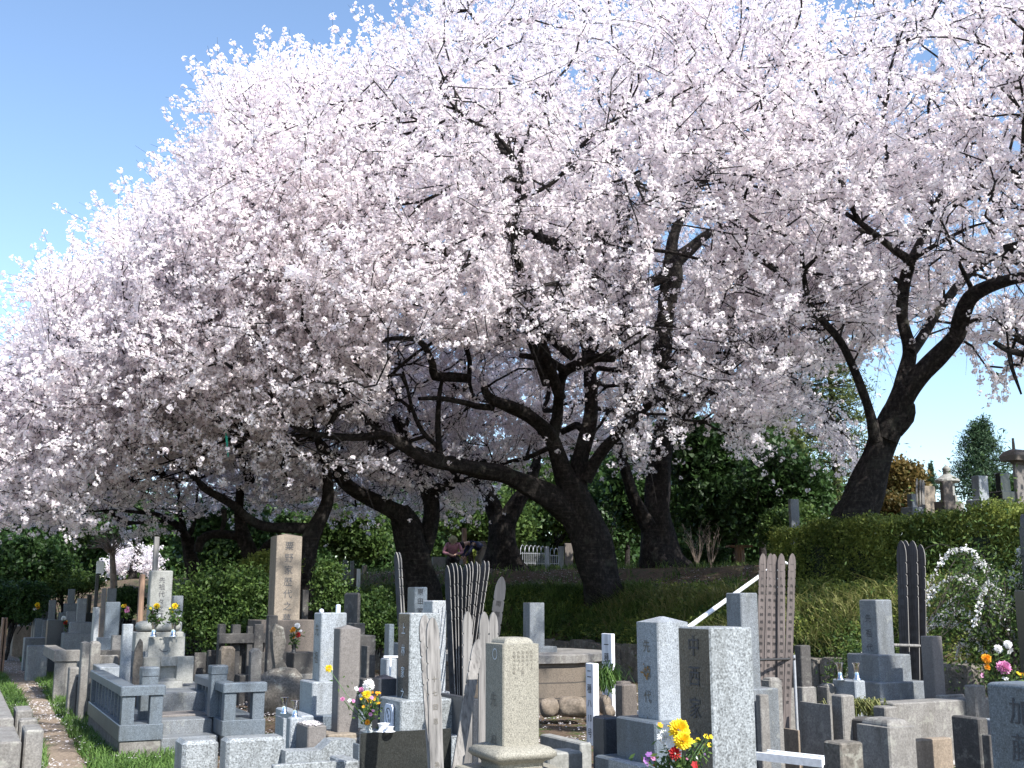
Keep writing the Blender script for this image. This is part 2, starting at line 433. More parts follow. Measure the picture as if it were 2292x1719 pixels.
# blades and petals
def blades(name, P, hgt, wid, matl, label, cat, spread=.5, arch=.5):
    """P (n,3) roots -> bent two-piece blades"""
    n = len(P); a = R.rand(n) * 2 * math.pi; h = hgt * (.55 + .9 * R.rand(n)); out = spread * (.3 + R.rand(n))
    d = np.stack([np.cos(a), np.sin(a), np.zeros(n)], 1); s = np.stack([-np.sin(a), np.cos(a), np.zeros(n)], 1)
    w = (wid * (.6 + .8 * R.rand(n)))[:, None]
    mid = P + d * (h * out * .45)[:, None] + np.array([0, 0, 1.]) * (h * .62)[:, None]
    tip = P + d * (h * out * 1.25)[:, None] + np.array([0, 0, 1.]) * (h * (1 - arch * .5 * R.rand(n)))[:, None]
    q1 = np.stack([P - s * w * .5, P + s * w * .5, mid + s * w * .45, mid - s * w * .45], 1)
    q2 = np.stack([mid - s * w * .45, mid + s * w * .45, tip + s * w * .06, tip - s * w * .06], 1)
    t = R.rand(n); q = np.concatenate([q1, q2]); tone = np.concatenate([t, np.clip(t + .1, 0, 1)])
    return tag(quad_mesh(name, q, matl, tone=tone), label, cat, kind='stuff')
def scatter(n, x0, x1, y0, y1, cond, z=None):
    out = []
    got = 0
    while got < n:
        x = R.rand(n) * (x1 - x0) + x0; y = R.rand(n) * (y1 - y0) + y0
        k = cond(x, y); x = x[k]; y = y[k]; out.append(np.stack([x, y, height(x, y)], 1)); got += len(x)
        if len(x) < n * .001: break
    return np.concatenate(out)[:n]
def clumpy(x, y, f, th, ph=0):
    v = np.sin(x * f + ph) * np.sin(y * f * 1.13 + ph * 2) + .6 * np.sin((x + y) * f * .57 + 1 + ph) + .5 * np.sin((x - y) * f * 1.9 + ph)
    return v + R.rand(len(x)) * 1.0 - .5 > th
def view(x, y, m=60):
    px, _ = proj(np.stack([x, y, np.full(len(x), 1.)], 1)); return (px > -m) & (px < 2292 + m) & (y > 3)
pathy = np.array([(r[0].y, r[0].x, r[1].x) for r in rows]); o_ = np.argsort(pathy[:, 0]); pathy = pathy[o_]
def on_path(x, y, m=.0):
    a = np.interp(y, pathy[:, 0], pathy[:, 1]); b = np.interp(y, pathy[:, 0], pathy[:, 2]); return (x > a - m) & (x < b + m)
P = scatter(15000, -9, 16, 10, 36, lambda x, y: view(x, y) & (sdist(x, y) > .25) & (sdist(x, y) < 2.3) & clumpy(x, y, 2.3, -.05))
blades('bank_grass', P, .22, .018, M['grass'], 'long arching dwarf bamboo grass covering the bank', 'grass', .9, .9)
P = scatter(26000, -9, 16, 10, 36, lambda x, y: view(x, y) & (sdist(x, y) > -.05) & (sdist(x, y) < 2.2) & (x < 3.2) & (y > 18) & clumpy(x, y, 2.9, .05, 3))
blades('bank_bamboo_grass', P, .34, .024, M['grass'], 'dense dark tufts of dwarf bamboo hanging over the low kerb', 'grass', 1.0, 1.0)
P = scatter(4500, 2, 16, 8, 26, lambda x, y: view(x, y) & (sdist(x, y) > .1) & (sdist(x, y) < 1.8) & clumpy(x, y, 3.1, .2, 2))
blades('bank_straw_grass', P, .4, .022, M['grass_straw'], 'yellowing strappy grass tufts above the rough kerb stones', 'grass', 1.0, .9)
P = scatter(42000, -13, -1, 8.5, 34, lambda x, y: view(x, y) & ~on_path(x, y, -.03) & on_path(x, y, 1.0) & (clumpy(x, y, 3.3, -.35) | (x > np.interp(y, pathy[:, 0], pathy[:, 2]) + .1)))
blades('path_grass', P, .11, .011, M['grass_bright'], 'bright green grass growing along both sides of the footpath', 'grass', .8)
P = scatter(9000, -14, 14, 18, 46, lambda x, y: view(x, y) & (sdist(x, y) > 2.5) & (sdist(x, y) < 14) & clumpy(x, y, 1.7, .45, 4))
blades('plateau_weeds', P, .18, .02, M['grass'], 'low weeds scattered over the brown earth under the trees', 'grass', .9)
# leafy ground cover in clumps on the bank
cc = scatter(1500, -9, 16, 10, 36, lambda x, y: view(x, y) & (sdist(x, y) > .1) & (sdist(x, y) < 2.5)); k_ = 90
rad = (.14 + .30 * R.rand(len(cc)))[:, None, None]; o3 = R.normal(size=(len(cc), k_, 3)); o3 /= np.linalg.norm(o3, axis=2, keepdims=True); o3 *= R.rand(len(cc), k_, 1) ** .4; o3[:, :, 2] = np.abs(o3[:, :, 2]) * .75
P = (cc[:, None] + o3 * rad).reshape(-1, 3); n_ = len(P); nr = R.normal(size=(n_, 3)) + [0, -.3, .7]; nr /= np.linalg.norm(nr, axis=1, keepdims=True); u_ = np.cross(nr, R.normal(size=(n_, 3))); u_ /= np.linalg.norm(u_, axis=1, keepdims=True); v_ = np.cross(nr, u_)
s_ = (.038 * (.6 + .8 * R.rand(n_)))[:, None]; q_ = np.stack([P - u_ * s_, P - v_ * s_ * .38, P + u_ * s_, P + v_ * s_ * .38], 1)
hf = (np.repeat(np.arange(len(cc)), k_) % 2) == 0; tn_ = np.clip(np.repeat(R.rand(len(cc)), k_) * .6 + R.rand(n_) * .4, 0, 1)
tag(quad_mesh('ground_cover', q_[hf], M['leaf_mid'], tone=tn_[hf]), 'dark green clumps of leafy low plants spilling down the bank', 'ground cover', kind='stuff')
tag(quad_mesh('ground_cover', q_[~hf], M['leaf_hedge'], tone=tn_[~hf]), 'lighter green clumps of leafy low plants spilling down the bank', 'ground cover', kind='stuff')
# brown litter on the upper bank
P = scatter(16000, -12, 16, 12, 44, lambda x, y: view(x, y) & (sdist(x, y) > 1.6) & (sdist(x, y) < 9)); n_ = len(P); a_ = R.rand(n_) * 6.28; s_ = (.03 * (.5 + R.rand(n_)))[:, None]
u_ = np.stack([np.cos(a_), np.sin(a_), .4 * (R.rand(n_) - .5)], 1) * s_; v_ = np.stack([-np.sin(a_), np.cos(a_), .6 * (R.rand(n_) - .5)], 1) * s_ * .5; P = P + [0, 0, .03]
M['litter'] = leafy('litter', (.05, .03, .018), (.25, .16, .10), .1, .9); tag(quad_mesh('leaf_litter', np.stack([P - u_, P - v_, P + u_, P + v_], 1), M['litter'], tone=R.rand(n_)), 'brown fallen leaves over the bare earth of the upper bank', 'leaf litter', kind='stuff')
def petals(name, P, size, label):
    n = len(P); a = R.rand(n) * 6.28; s = size * (.6 + .7 * R.rand(n))
    u = np.stack([np.cos(a), np.sin(a), .5 * (R.rand(n) - .5)], 1) * s[:, None]; v = np.stack([-np.sin(a), np.cos(a), .5 * (R.rand(n) - .5)], 1) * s[:, None]
    c = P + np.array([0, 0, .03]); q = np.stack([c - u - v, c + u - v * .6, c + u * .7 + v, c - u * .8 + v * .8], 1)
    return tag(quad_mesh(name, q, M['petal_fallen'], tone=R.rand(n)), label, 'petals', kind='stuff')
P = scatter(26000, -16, 14, 6, 34, lambda x, y: view(x, y) & (sdist(x, y) < -.3) & clumpy(x, y, 2.1, .15, 1))
petals('fallen_petals', P, .011, 'pale cherry petals fallen on the earth between the graves')
P = scatter(13000, -9, 0, 8, 24, lambda x, y: view(x, y) & (sdist(x, y) < -.3) & clumpy(x, y, 2.7, -.1, 5)) + np.array([0, 0, .035])
petals('fallen_petals', P, .011, 'white petals lying over the grass beside the footpath and around the balustrade')
P = scatter(9000, -12, 12, 20, 44, lambda x, y: view(x, y) & (sdist(x, y) > 1.5) & clumpy(x, y, 1.3, .4, 3))
petals('fallen_petals', P, .016, 'pale cherry petals fallen over the brown bank')
# ------------------------------------------------------------------ cherry trees
def n7(x, y): return 600 + x / 2.458, 750 + y / 2.458
def n8(x, y): return 1300 + x / 1.952, 350 + y / 1.952
def n9(x, y): return x / 3.16, 900 + y / 3.16
def nd(x, y): return x * 1.0362, y * 1.0362
ZK = {7: 2.458, 8: 1.952, 9: 3.16, 0: 1 / 1.0362}
NF = {7: n7, 8: n8, 9: n9, 0: nd}
def limb(sc, pts):
    """traced limb: (x, y, width, distance) in one of the survey scales -> (x,y,z,radius) in metres"""
    out = []
    for x, y, w, d in pts:
        px, py = NF[sc](x, y); p = at(px, py, d); out.append((p.x, p.y, p.z, max(.012, w / ZK[sc] * .5 * mpp(d))))
    return out
# parts of the photo where open sky, or the dark bank under the canopy, shows (photo pixels)
SKYL = [nd(*p) for p in [(-400, 700), (0, 758), (30, 700), (62, 672), (48, 640), (100, 625), (38, 590), (110, 575), (150, 590), (205, 555), (235, 530), (195, 480), (250, 490), (240, 455), (300, 445), (300, 425), (380, 400), (365, 380), (410, 350), (395, 325), (440, 320), (475, 280), (450, 230), (425, 185), (475, 200), (470, 140), (525, 190), (515, 130), (575, 150), (560, 85), (610, 130), (650, 130), (700, 100), (765, 120), (770, 60), (815, 40), (860, 10), (830, -20), (860, -60), (860, -500), (-400, -500)]]
SKY2 = [nd(*p) for p in [(1745, -700), (1748, 30), (1790, 52), (1855, 30), (1875, -700)]]
LOWB = [nd(*p) for p in [(-400, 1170), (0, 1130), (90, 1145), (150, 1150), (240, 1165), (330, 1165), (400, 1130), (440, 1110), (520, 1110), (600, 1095), (700, 1115), (760, 1130), (850, 1120), (880, 1110), (1000, 1130), (1060, 1120), (1075, 1040), (1130, 1010), (1200, 1010), (1250, 970), (1290, 1000), (1400, 1020), (1490, 920), (1500, 870), (1555, 890), (1570, 960), (1640, 985), (1650, 890), (1700, 890), (1740, 910), (1800, 970), (1850, 1015), (1885, 995), (1790, 870), (1700, 795), (1700, 770), (1800, 790), (1900, 760), (1960, 700), (2010, 730), (2100, 760), (2120, 830), (2150, 880), (2212, 890), (2600, 900), (2600, 2200), (-400, 2200)]]
# in these windows the big limbs show, so no blossom hangs in front of them
WIN = [[nd(*p) for p in [(610, 925), (820, 900), (850, 720), (1000, 760), (1200, 740), (1340, 750), (1330, 900), (1290, 1100), (980, 1060), (830, 990), (640, 970)]],
       [nd(*p) for p in [(1730, 600), (1760, 590), (1860, 820), (1900, 780), (1930, 600), (1820, 470), (1830, 440), (1960, 530), (2130, 460), (2140, 500), (1980, 580), (1990, 760), (2100, 600), (2230, 590), (2230, 640), (2110, 680), (2010, 800), (1930, 1100), (1800, 1100), (1870, 950), (1790, 760)]],
       [nd(*p) for p in [(1400, 600), (1440, 480), (1540, 480), (1540, 520), (1490, 590), (1470, 640), (1450, 800), (1420, 800)]],
       [nd(*p) for p in [(690, 1000), (760, 1020), (960, 1080), (960, 1260), (820, 1260), (800, 1110), (720, 1060)]],
       [nd(*p) for p in [(440, 1040), (480, 1040), (580, 1110), (700, 1060), (720, 1150), (640, 1260), (520, 1260), (440, 1180)]]]
def forbidden(P, margin_low=0.0):
    px, py = proj(P); bad = in_poly(px, py, SKYL) | in_poly(px, py, SKY2) | in_poly(px, py - margin_low, LOWB)
    return bad

WD = [25.8, 22.4, 30.2, 27.2, 26.6]
CQ = []; LZ = np.zeros((430, 574))                # nearest-limb map: the traced limbs are the ones that show
def queue(*a, **k): CQ.append((a, k)); return 0
def note_limbs():
    for a, k in CQ:
        for L in a[2]:
            S = spline(L, .08); px, py = proj(S[:, :3]); rp = S[:, 3] * F / S[:, 1]
            for x, y, r, d in zip(px, py, rp, S[:, 1]):
                if r < 3.0 or (x < 850 and y < 960): continue
                q = (r + 5) / 4; x0, x1, y0, y1 = int(x / 4 - q), int(x / 4 + q) + 1, int(y / 4 - q), int(y / 4 + q) + 1
                if x1 < 0 or y1 < 0 or x0 > 573 or y0 > 429: continue
                v = LZ[max(y0, 0):y1, max(x0, 0):x1]; np.maximum(v, d, out=v)
def before_limb(P, slack=.15):
    px, py = proj(P); i = (px / 4).astype(int); j = (py / 4).astype(int); ok = (i >= 0) & (i < 574) & (j >= 0) & (j < 430)
    z = LZ[np.clip(j, 0, 429), np.clip(i, 0, 573)]; return ok & (P[:, 1] < z + slack)
def grow(skel, targets, seg=.4):
    """skel: list of (pts(n,4)) traced limbs. Connect every target to the nearest wood. -> nodes, parents, fixed radii"""
    P = []; par = []; rad = []; dirn = []
    for S in skel:
        st = None
        if P:                                # hang the limb on the nearest existing node
            kd = kdtree.KDTree(len(P)); [kd.insert(p, k) for k, p in enumerate(P)]; kd.balance(); st = kd.find(S[0][:3])[1]
        for k, q in enumerate(S):
            par.append(len(P) - 1 if k else (st if st is not None else -1)); P.append(Vector(q[:3])); rad.append(q[3])
            a = Vector(S[min(k + 1, len(S) - 1)][:3]) - Vector(S[max(0, k - 1)][:3]); dirn.append(a.normalized() if a.length > 0 else Vector((0, 0, 1)))
    nfix = len(P); order = sorted(range(len(targets)), key=lambda k: targets[k][1]); tips = []
    nb = 22; per = max(1, len(order) // nb + 1)
    for b in range(0, len(order), per):
        kd = kdtree.KDTree(len(P)); [kd.insert(p, k) for k, p in enumerate(P)]; kd.balance()
        for oi in order[b:b + per]:
            T = Vector(targets[oi][0]); best = None
            for co, k, d in kd.find_n(T, 8):
                if k < 6 and nfix > 40: continue
                c = d + .25 * (k < nfix) * 0 + (1.2 if co.z > T.z + .6 else 0) * .8
                al = dirn[k].dot((T - co).normalized()) if d > 1e-3 else 1
                c *= 1.25 - .35 * al
                if best is None or c < best[0]: best = (c, k, d)
            if best is None: continue
            _, k, d = best
            if d < .22: continue
            A = P[k]; n = max(1, int(round(d / seg))); c1 = A + dirn[k] * d * .42 + Vector((rnd.uniform(-.1, .1), rnd.uniform(-.1, .1), rnd.uniform(0, .16))) * d
            prev = k; pp = A
            for s in range(1, n + 1):
                t = s / n; q = A * (1 - t) ** 2 + c1 * 2 * t * (1 - t) + T * t * t
                if s < n: q = q + Vector((rnd.gauss(0, .05), rnd.gauss(0, .05), rnd.gauss(0, .05)))
                P.append(q); par.append(prev); rad.append(0); dirn.append((q - pp).normalized() if (q - pp).length > 1e-6 else dirn[prev]); prev = len(P) - 1; pp = q
            tips.append(prev)
    cnt = np.zeros(len(P)); 
    for t in tips: cnt[t] += 1
    for k in range(len(P) - 1, nfix - 1, -1):
        if par[k] >= 0: cnt[par[k]] += cnt[k]
    r = np.array(rad, float)
    for k in range(nfix, len(P)): r[k] = .0085 * max(cnt[k], 1) ** .52
    for k in range(nfix, len(P)):
        pr = par[k]; r[k] = min(r[k], max(r[pr] * .92, .006))
    return np.array([tuple(p) for p in P]), np.array(par), r, np.array([tuple(d) for d in dirn]), tips, nfix

def crown_targets(blobs, n, window_depth, clip=True, inner=.3):
    """points through the crown, mostly in its outer half"""
    out = []; W = np.array([b[2] for b in blobs], float); W /= W.sum()
    for (c, r, w), k in zip(blobs, (W * n).astype(int)):
        m = k * 4; d = R.normal(size=(m, 3)); d /= np.linalg.norm(d, axis=1, keepdims=True)
        rr = (inner + (1 - inner) * R.rand(m)) ** .6
        q = np.array(c) + d * rr[:, None] * np.array(r); q = q[q[:, 2] > c[2] - r[2] * .8]
        if clip:
            q = q[~forbidden(q)]; ax_, ay_ = proj(q); q = q[~in_poly(ax_ - 34, ay_ - 40, SKYL)]
        px, py = proj(q); keep = np.ones(len(q), bool)
        for wpoly, wd in zip(WIN, WD): keep &= ~(in_poly(px, py, wpoly) & (q[:, 1] < wd) & (R.rand(len(q)) < .95))
        q = q[keep][:k]; out.append(q)
    return np.concatenate(out)

def cherry(label, base, limbs, blobs, n, window_depth, flower=.050, per=10, twigs=2, tl=1.05, group='cherry trees in full blossom', spacing=.135, trunk_sides=18, clip=True, extra=None, up=.35, full=False):
    t = thing('cherry_tree', label, 'cherry tree', base, group)
    mb = MB(); skel = []; L0 = limbs[0][0]; limbs = [[(L0[0], L0[1], min(gh(L0[0], L0[1]) - .5, L0[2] - .4), L0[3])] + list(limbs[0])] + list(limbs[1:])
    for k, L in enumerate(limbs):
        big = L[0][3] > .2
        S = tube(mb, L, .14 if big else .22, trunk_sides + 4 if big else 10, .19 if big else .1, seed=k * 1.7 + base[0], flare=(1.6, .7) if k == 0 else None)
        skel.append(S[::3] if len(S) > 6 else S)
    mb.build('trunk', M['bark'], t)
    T = crown_targets(blobs, n, window_depth, clip)
    if extra is not None: T = np.concatenate([T, extra])
    allsk = np.concatenate([s[:, :3] for s in skel]); kd = kdtree.KDTree(len(allsk)); [kd.insert(p, i) for i, p in enumerate(allsk)]; kd.balance()
    tg = [(tuple(p), kd.find(p)[2]) for p in T]
    P, par, r, D, tips, nfix = grow(skel, tg)
    idx = np.arange(nfix, len(P)); big = idx[r[idx] > .022]; sm = idx[r[idx] <= .022]
    rp = np.where(par[idx] < nfix, np.minimum(r[par[idx]], r[idx] * 1.25), r[par[idx]])
    rr = dict(zip(idx, rp))
    q = []
    if len(big): q.append(frusta(P[par[big]], P[big], np.array([rr[i] for i in big]), r[big], 6))
    if len(sm): q.append(frusta(P[par[sm]], P[sm], np.array([rr[i] for i in sm]), r[sm], 4))
    # blossom twigs
    B = []; 
    tipi = np.repeat(np.array(tips), twigs); 
    fine = idx[r[idx] < .03]; side = R.choice(fine, size=int(len(tips) * twigs * .4)) if len(fine) else np.array([], int)
    st = np.concatenate([tipi, side]); n_t = len(st)
    rd = R.normal(size=(n_t, 3)); rd /= np.linalg.norm(rd, axis=1, keepdims=True)
    dd = D[st] * 1.0 + rd * .75 + np.array([0, 0, up]); dd /= np.linalg.norm(dd, axis=1, keepdims=True)
    L = tl * (.45 + .8 * R.rand(n_t)); bend = rd * .18 + np.array([0, 0, -.06])
    p0 = P[st]; p1 = p0 + dd * (L * .5)[:, None]; p2 = p1 + (dd + bend) * (L * .5)[:, None]
    if clip:                                 # twigs that would poke far into the open sky are not there
        far_ = forbidden(p0 + (p2 - p0) * .6) & (R.rand(n_t) < .25); okt = ~far_
        p0, p1, p2, L, dd, st = p0[okt], p1[okt], p2[okt], L[okt], dd[okt], st[okt]; n_t = len(p0)
    q.append(frusta(p0, p1, np.full(n_t, .006), np.full(n_t, .004), 3)); q.append(frusta(p1, p2, np.full(n_t, .004), np.full(n_t, .002), 3))
    W = np.concatenate(q); quad_mesh('branches', W, M['twig'] if False else M['bark'], t)
    nc = int(1.28 * tl / spacing) + 1; cl = []
    for j in range(nc):
        f = (j + R.rand(n_t)) / nc * 1.28; ok = f * tl < L * 1.02; a = f / np.maximum(L / tl, .2); a = np.clip(a, 0, 1)
        pt = np.where((a < .5)[:, None], p0 + (p1 - p0) * (a * 2)[:, None], p1 + (p2 - p1) * (a * 2 - 1)[:, None]); cl.append(pt[ok])
    # along the last thin wood as well
    for f in (.3, .8):
        thin = idx[r[idx] < .014]; cl.append(P[par[thin]] + (P[thin] - P[par[thin]]) * f)
    C = np.concatenate(cl)
    if clip: qx, qy = proj(C); C = C[~in_poly(qx, qy - 26, LOWB) | (R.rand(len(C)) < .25)]
    px, py = proj(C); keep = np.ones(len(C), bool)
    for wpoly, wd in zip(WIN, WD): keep &= ~(in_poly(px, py, wpoly) & (C[:, 1] < wd) & (R.rand(len(C)) < .8))
    keep &= ~(before_limb(C) & (R.rand(len(C)) < .66))
    vis = (px > -260) & (px < 2550) & (py > -420)
    keep &= (vis & ((py > -70) | (R.rand(len(C)) < .2))) | (R.rand(len(C)) < (1.0 if full else .16))     # off the picture the crown only has to cast its shade
    C = C[keep]; C = C + R.normal(size=C.shape) * .022
    m = len(C); o = R.normal(size=(m, per, 3)); o /= np.linalg.norm(o, axis=2, keepdims=True)
    cr = (.034 + .026 * R.rand(m)) * flower / .044
    fc = (C[:, None] + o * cr[:, None, None]).reshape(-1, 3); nrm = (o + R.normal(size=o.shape) * .35).reshape(-1, 3)
    nrm /= np.linalg.norm(nrm, axis=1, keepdims=True)
    aux = R.normal(size=nrm.shape); u = np.cross(nrm, aux); u /= np.linalg.norm(u, axis=1, keepdims=True); v = np.cross(nrm, u)
    s = (flower * .56 * (.75 + .5 * R.rand(len(fc))))[:, None]
    quads = np.stack([fc - u * s, fc - v * s * .9, fc + u * s, fc + v * s * .9], 1)
    tone = np.clip(np.repeat(R.rand(m), per) * .45 + R.rand(len(fc)) * .55 + .12, 0, 1)
    bud = R.rand(len(fc)) < .045; tone[bud] = -.0
    quad_mesh('blossoms', quads, M['blossom'], t, tone=tone)
    return len(quads)

tot = 0
# A: the great middle tree
A_l = [limb(7, [(1870, 1500, 200, 26.6), (1840, 1400, 205, 26.5), (1800, 1250, 205, 26.4), (1755, 1080, 205, 26.3), (1690, 930, 200, 26.2), (1665, 830, 150, 26.2)]),
       limb(7, [(1690, 1000, 150, 26.2), (1560, 900, 140, 26.0), (1450, 840, 112, 25.7), (1300, 765, 92, 25.2), (1150, 742, 84, 24.7), (1000, 708, 84, 24.2), (860, 672, 78, 23.6), (740, 605, 62, 23.2), (640, 552, 50, 22.8), (520, 562, 44, 22.3), (400, 562, 38, 21.9), (240, 545, 30, 21.3)]),
       limb(7, [(960, 720, 40, 24.0), (942, 620, 36, 24.0), (935, 480, 32, 24), (945, 320, 26, 23.8), (960, 240, 20, 23.6)]),
       limb(7, [(930, 610, 26, 24.0), (850, 530, 26, 23.9), (795, 410, 22, 23.8), (765, 290, 18, 23.7), (740, 200, 14, 23.6)]),
       limb(7, [(1680, 900, 130, 26.2), (1620, 740, 100, 26), (1570, 600, 84, 25.8), (1525, 520, 80, 25.5), (1430, 440, 72, 25.1), (1330, 392, 66, 24.6), (1250, 365, 58, 24.1), (1205, 330, 50, 23.9), (1185, 285, 34, 23.8)]),
       limb(7, [(1240, 398, 40, 24.2), (1150, 392, 36, 24.0), (1080, 372, 34, 23.7), (950, 348, 28, 23.3), (830, 350, 20, 22.9)]),
       limb(7, [(1560, 560, 80, 25.8), (1590, 450, 64, 25.7), (1600, 330, 56, 25.5), (1625, 210, 58, 25.3), (1700, 165, 62, 25.1), (1800, 125, 54, 24.8), (1900, 132, 40, 24.4)]),
       limb(7, [(1640, 200, 50, 25.2), (1560, 150, 46, 25.0), (1500, 128, 40, 24.8), (1390, 112, 30, 24.4)]),
       limb(7, [(1700, 880, 110, 26.2), (1712, 700, 100, 26.4), (1760, 520, 78, 26.6), (1778, 400, 76, 26.8), (1775, 260, 70, 27), (1760, 120, 50, 27), (1700, -80, 40, 26.8)]),
       limb(7, [(1740, 800, 80, 26.2), (1800, 690, 70, 26.1), (1870, 600, 60, 26.0), (1990, 490, 50, 25.6), (2080, 400, 40, 25.2), (2180, 330, 26, 24.8)]),
       limb(7, [(1110, 240, 56, 24.2), (1000, 228, 56, 24.1), (915, 225, 50, 24.0), (905, 160, 42, 23.8), (860, 60, 36, 23.5), (800, 20, 32, 23.3), (680, 20, 26, 23.0)]),
       limb(0, [(1240, 770, 24, 25.2), (1120, 680, 20, 24.6), (1090, 730, 16, 24.2), (1085, 690, 14, 24.2)]),
       limb(0, [(1180, 830, 20, 25), (1140, 700, 18, 24), (1190, 640, 12, 23.4), (1230, 600, 9, 23)]),
       limb(0, [(1210, 860, 26, 25.4), (1130, 610, 18, 23.0), (1110, 500, 16, 21.6), (1120, 430, 15, 21), (1118, 350, 13, 20.5), (1135, 310, 9, 20), (1150, 250, 7, 19.6)]),
       limb(0, [(1118, 352, 12, 20.5), (1070, 290, 9, 20), (1000, 250, 7, 19.5), (950, 190, 5, 19)]),
       limb(0, [(1120, 430, 12, 21), (1200, 390, 9, 20.5), (1260, 310, 8, 20), (1340, 250, 6, 19.5)]),
       limb(0, [(1110, 500, 20, 21.8), (1160, 510, 18, 22), (1230, 540, 14, 22.5)])]
base = at(*n7(1840, 1380), 26.5)
tot += queue('great old cherry tree whose thick low limb reaches far left above the graves', (base.x, base.y, gh(base.x, base.y)), A_l,
       [((0.0, 22.0, 9.2), (7.6, 6.2, 6.8), 1.0), ((-3.5, 21.5, 8.0), (6.5, 5.5, 4.9), .75), ((3.6, 21.5, 8.0), (5.2, 5.0, 4.6), .45), ((0.5, 28.5, 8), (6.5, 2.5, 4.6), .45), ((4.35, 21, 4.9), (1.0, 1.0, .8), .06), ((-1.5, 28.5, 5.5), (5.5, 2, 2.0), .2)], 2700, 24.6)
# the bough of a neighbouring tree overhead, above the picture, that dapples the left graves
tot += queue('cherry boughs overhead reaching in from the right above the picture', (13.5, 3.5, 0), [[(13.5, 3.5, 0, .4), (13.0, 3.8, 3, .33), (11.5, 4.5, 6, .28)], [(11.6, 4.5, 5.9, .25), (8.5, 6.0, 9.4, .18), (5.0, 6.8, 11.2, .12), (1.0, 7.4, 11.8, .06)]],
       [((1.8, 7.2, 11.6), (6.3, 4.6, 1.5), 1.0)], 170, 0, clip=False, twigs=2, full=True)
# B: the tall tree right behind it
B_l = [limb(7, [(2165, 1300, 230, 31.2), (2150, 1230, 210, 31.1), (2140, 1050, 165, 31), (2150, 850, 130, 31), (2165, 640, 120, 30.8), (2190, 470, 112, 30.6)]),
       limb(0, [(1475, 930, 46, 30.6), (1440, 820, 44, 30.2), (1432, 740, 40, 30), (1440, 650, 38, 29.8), (1452, 590, 46, 29.5), (1450, 560, 40, 29.4)]),
       limb(0, [(1450, 570, 36, 29.4), (1490, 540, 26, 29.2), (1530, 505, 20, 29), (1590, 480, 12, 28.8)]),
       limb(0, [(1448, 565, 30, 29.4), (1455, 510, 24, 29.2), (1480, 460, 16, 29), (1560, 330, 14, 28.5)]),
       limb(0, [(1452, 590, 30, 29.6), (1370, 620, 22, 29.2), (1290, 590, 14, 28.6)]),
       limb(0, [(1470, 900, 40, 30.6), (1560, 800, 34, 29.8), (1620, 735, 26, 29.2), (1700, 715, 18, 28.6), (1760, 708, 10, 28.2)]),
       limb(0, [(1560, 790, 22, 29.8), (1585, 730, 18, 29.6), (1580, 660, 14, 29.4), (1600, 600, 10, 29.2)]),
       limb(0, [(1362, 900, 24, 31.5), (1350, 700, 22, 31.8), (1350, 560, 20, 32), (1350, 470, 22, 32), (1335, 400, 16, 32), (1330, 330, 12, 32)]),
       limb(0, [(1352, 470, 16, 32), (1390, 420, 14, 31.6), (1372, 380, 10, 31.5)]),
       limb(7, [(2140, 1120, 110, 31), (2030, 930, 70, 30.6), (1960, 720, 56, 30.3), (1910, 560, 46, 30)])]
base = at(*n7(2150, 1240), 31.1)
tot += queue('tall cherry tree with a straight dark trunk behind the great one', (base.x, base.y, gh(base.x, base.y)), B_l,
       [((4.5, 27.5, 12.0), (7.4, 6.2, 6.4), 1.0), ((7.0, 26.5, 8.5), (4.6, 4.5, 4.0), .35), ((1, 30, 14), (6, 5, 5), .4), ((5.2, 24.5, 7.2), (3.4, 3, 3.0), .25)], 1900, 28.4, extra=np.array([tuple(at(*nd(x_ + rnd.gauss(0, 9), y_ + rnd.gauss(0, 9)), 27 + rnd.gauss(0, .5))) for x_, y_ in [(1640 + 215 * f_, 760 + 235 * f_ ** 1.25) for f_ in np.linspace(0, 1, 90)]]))
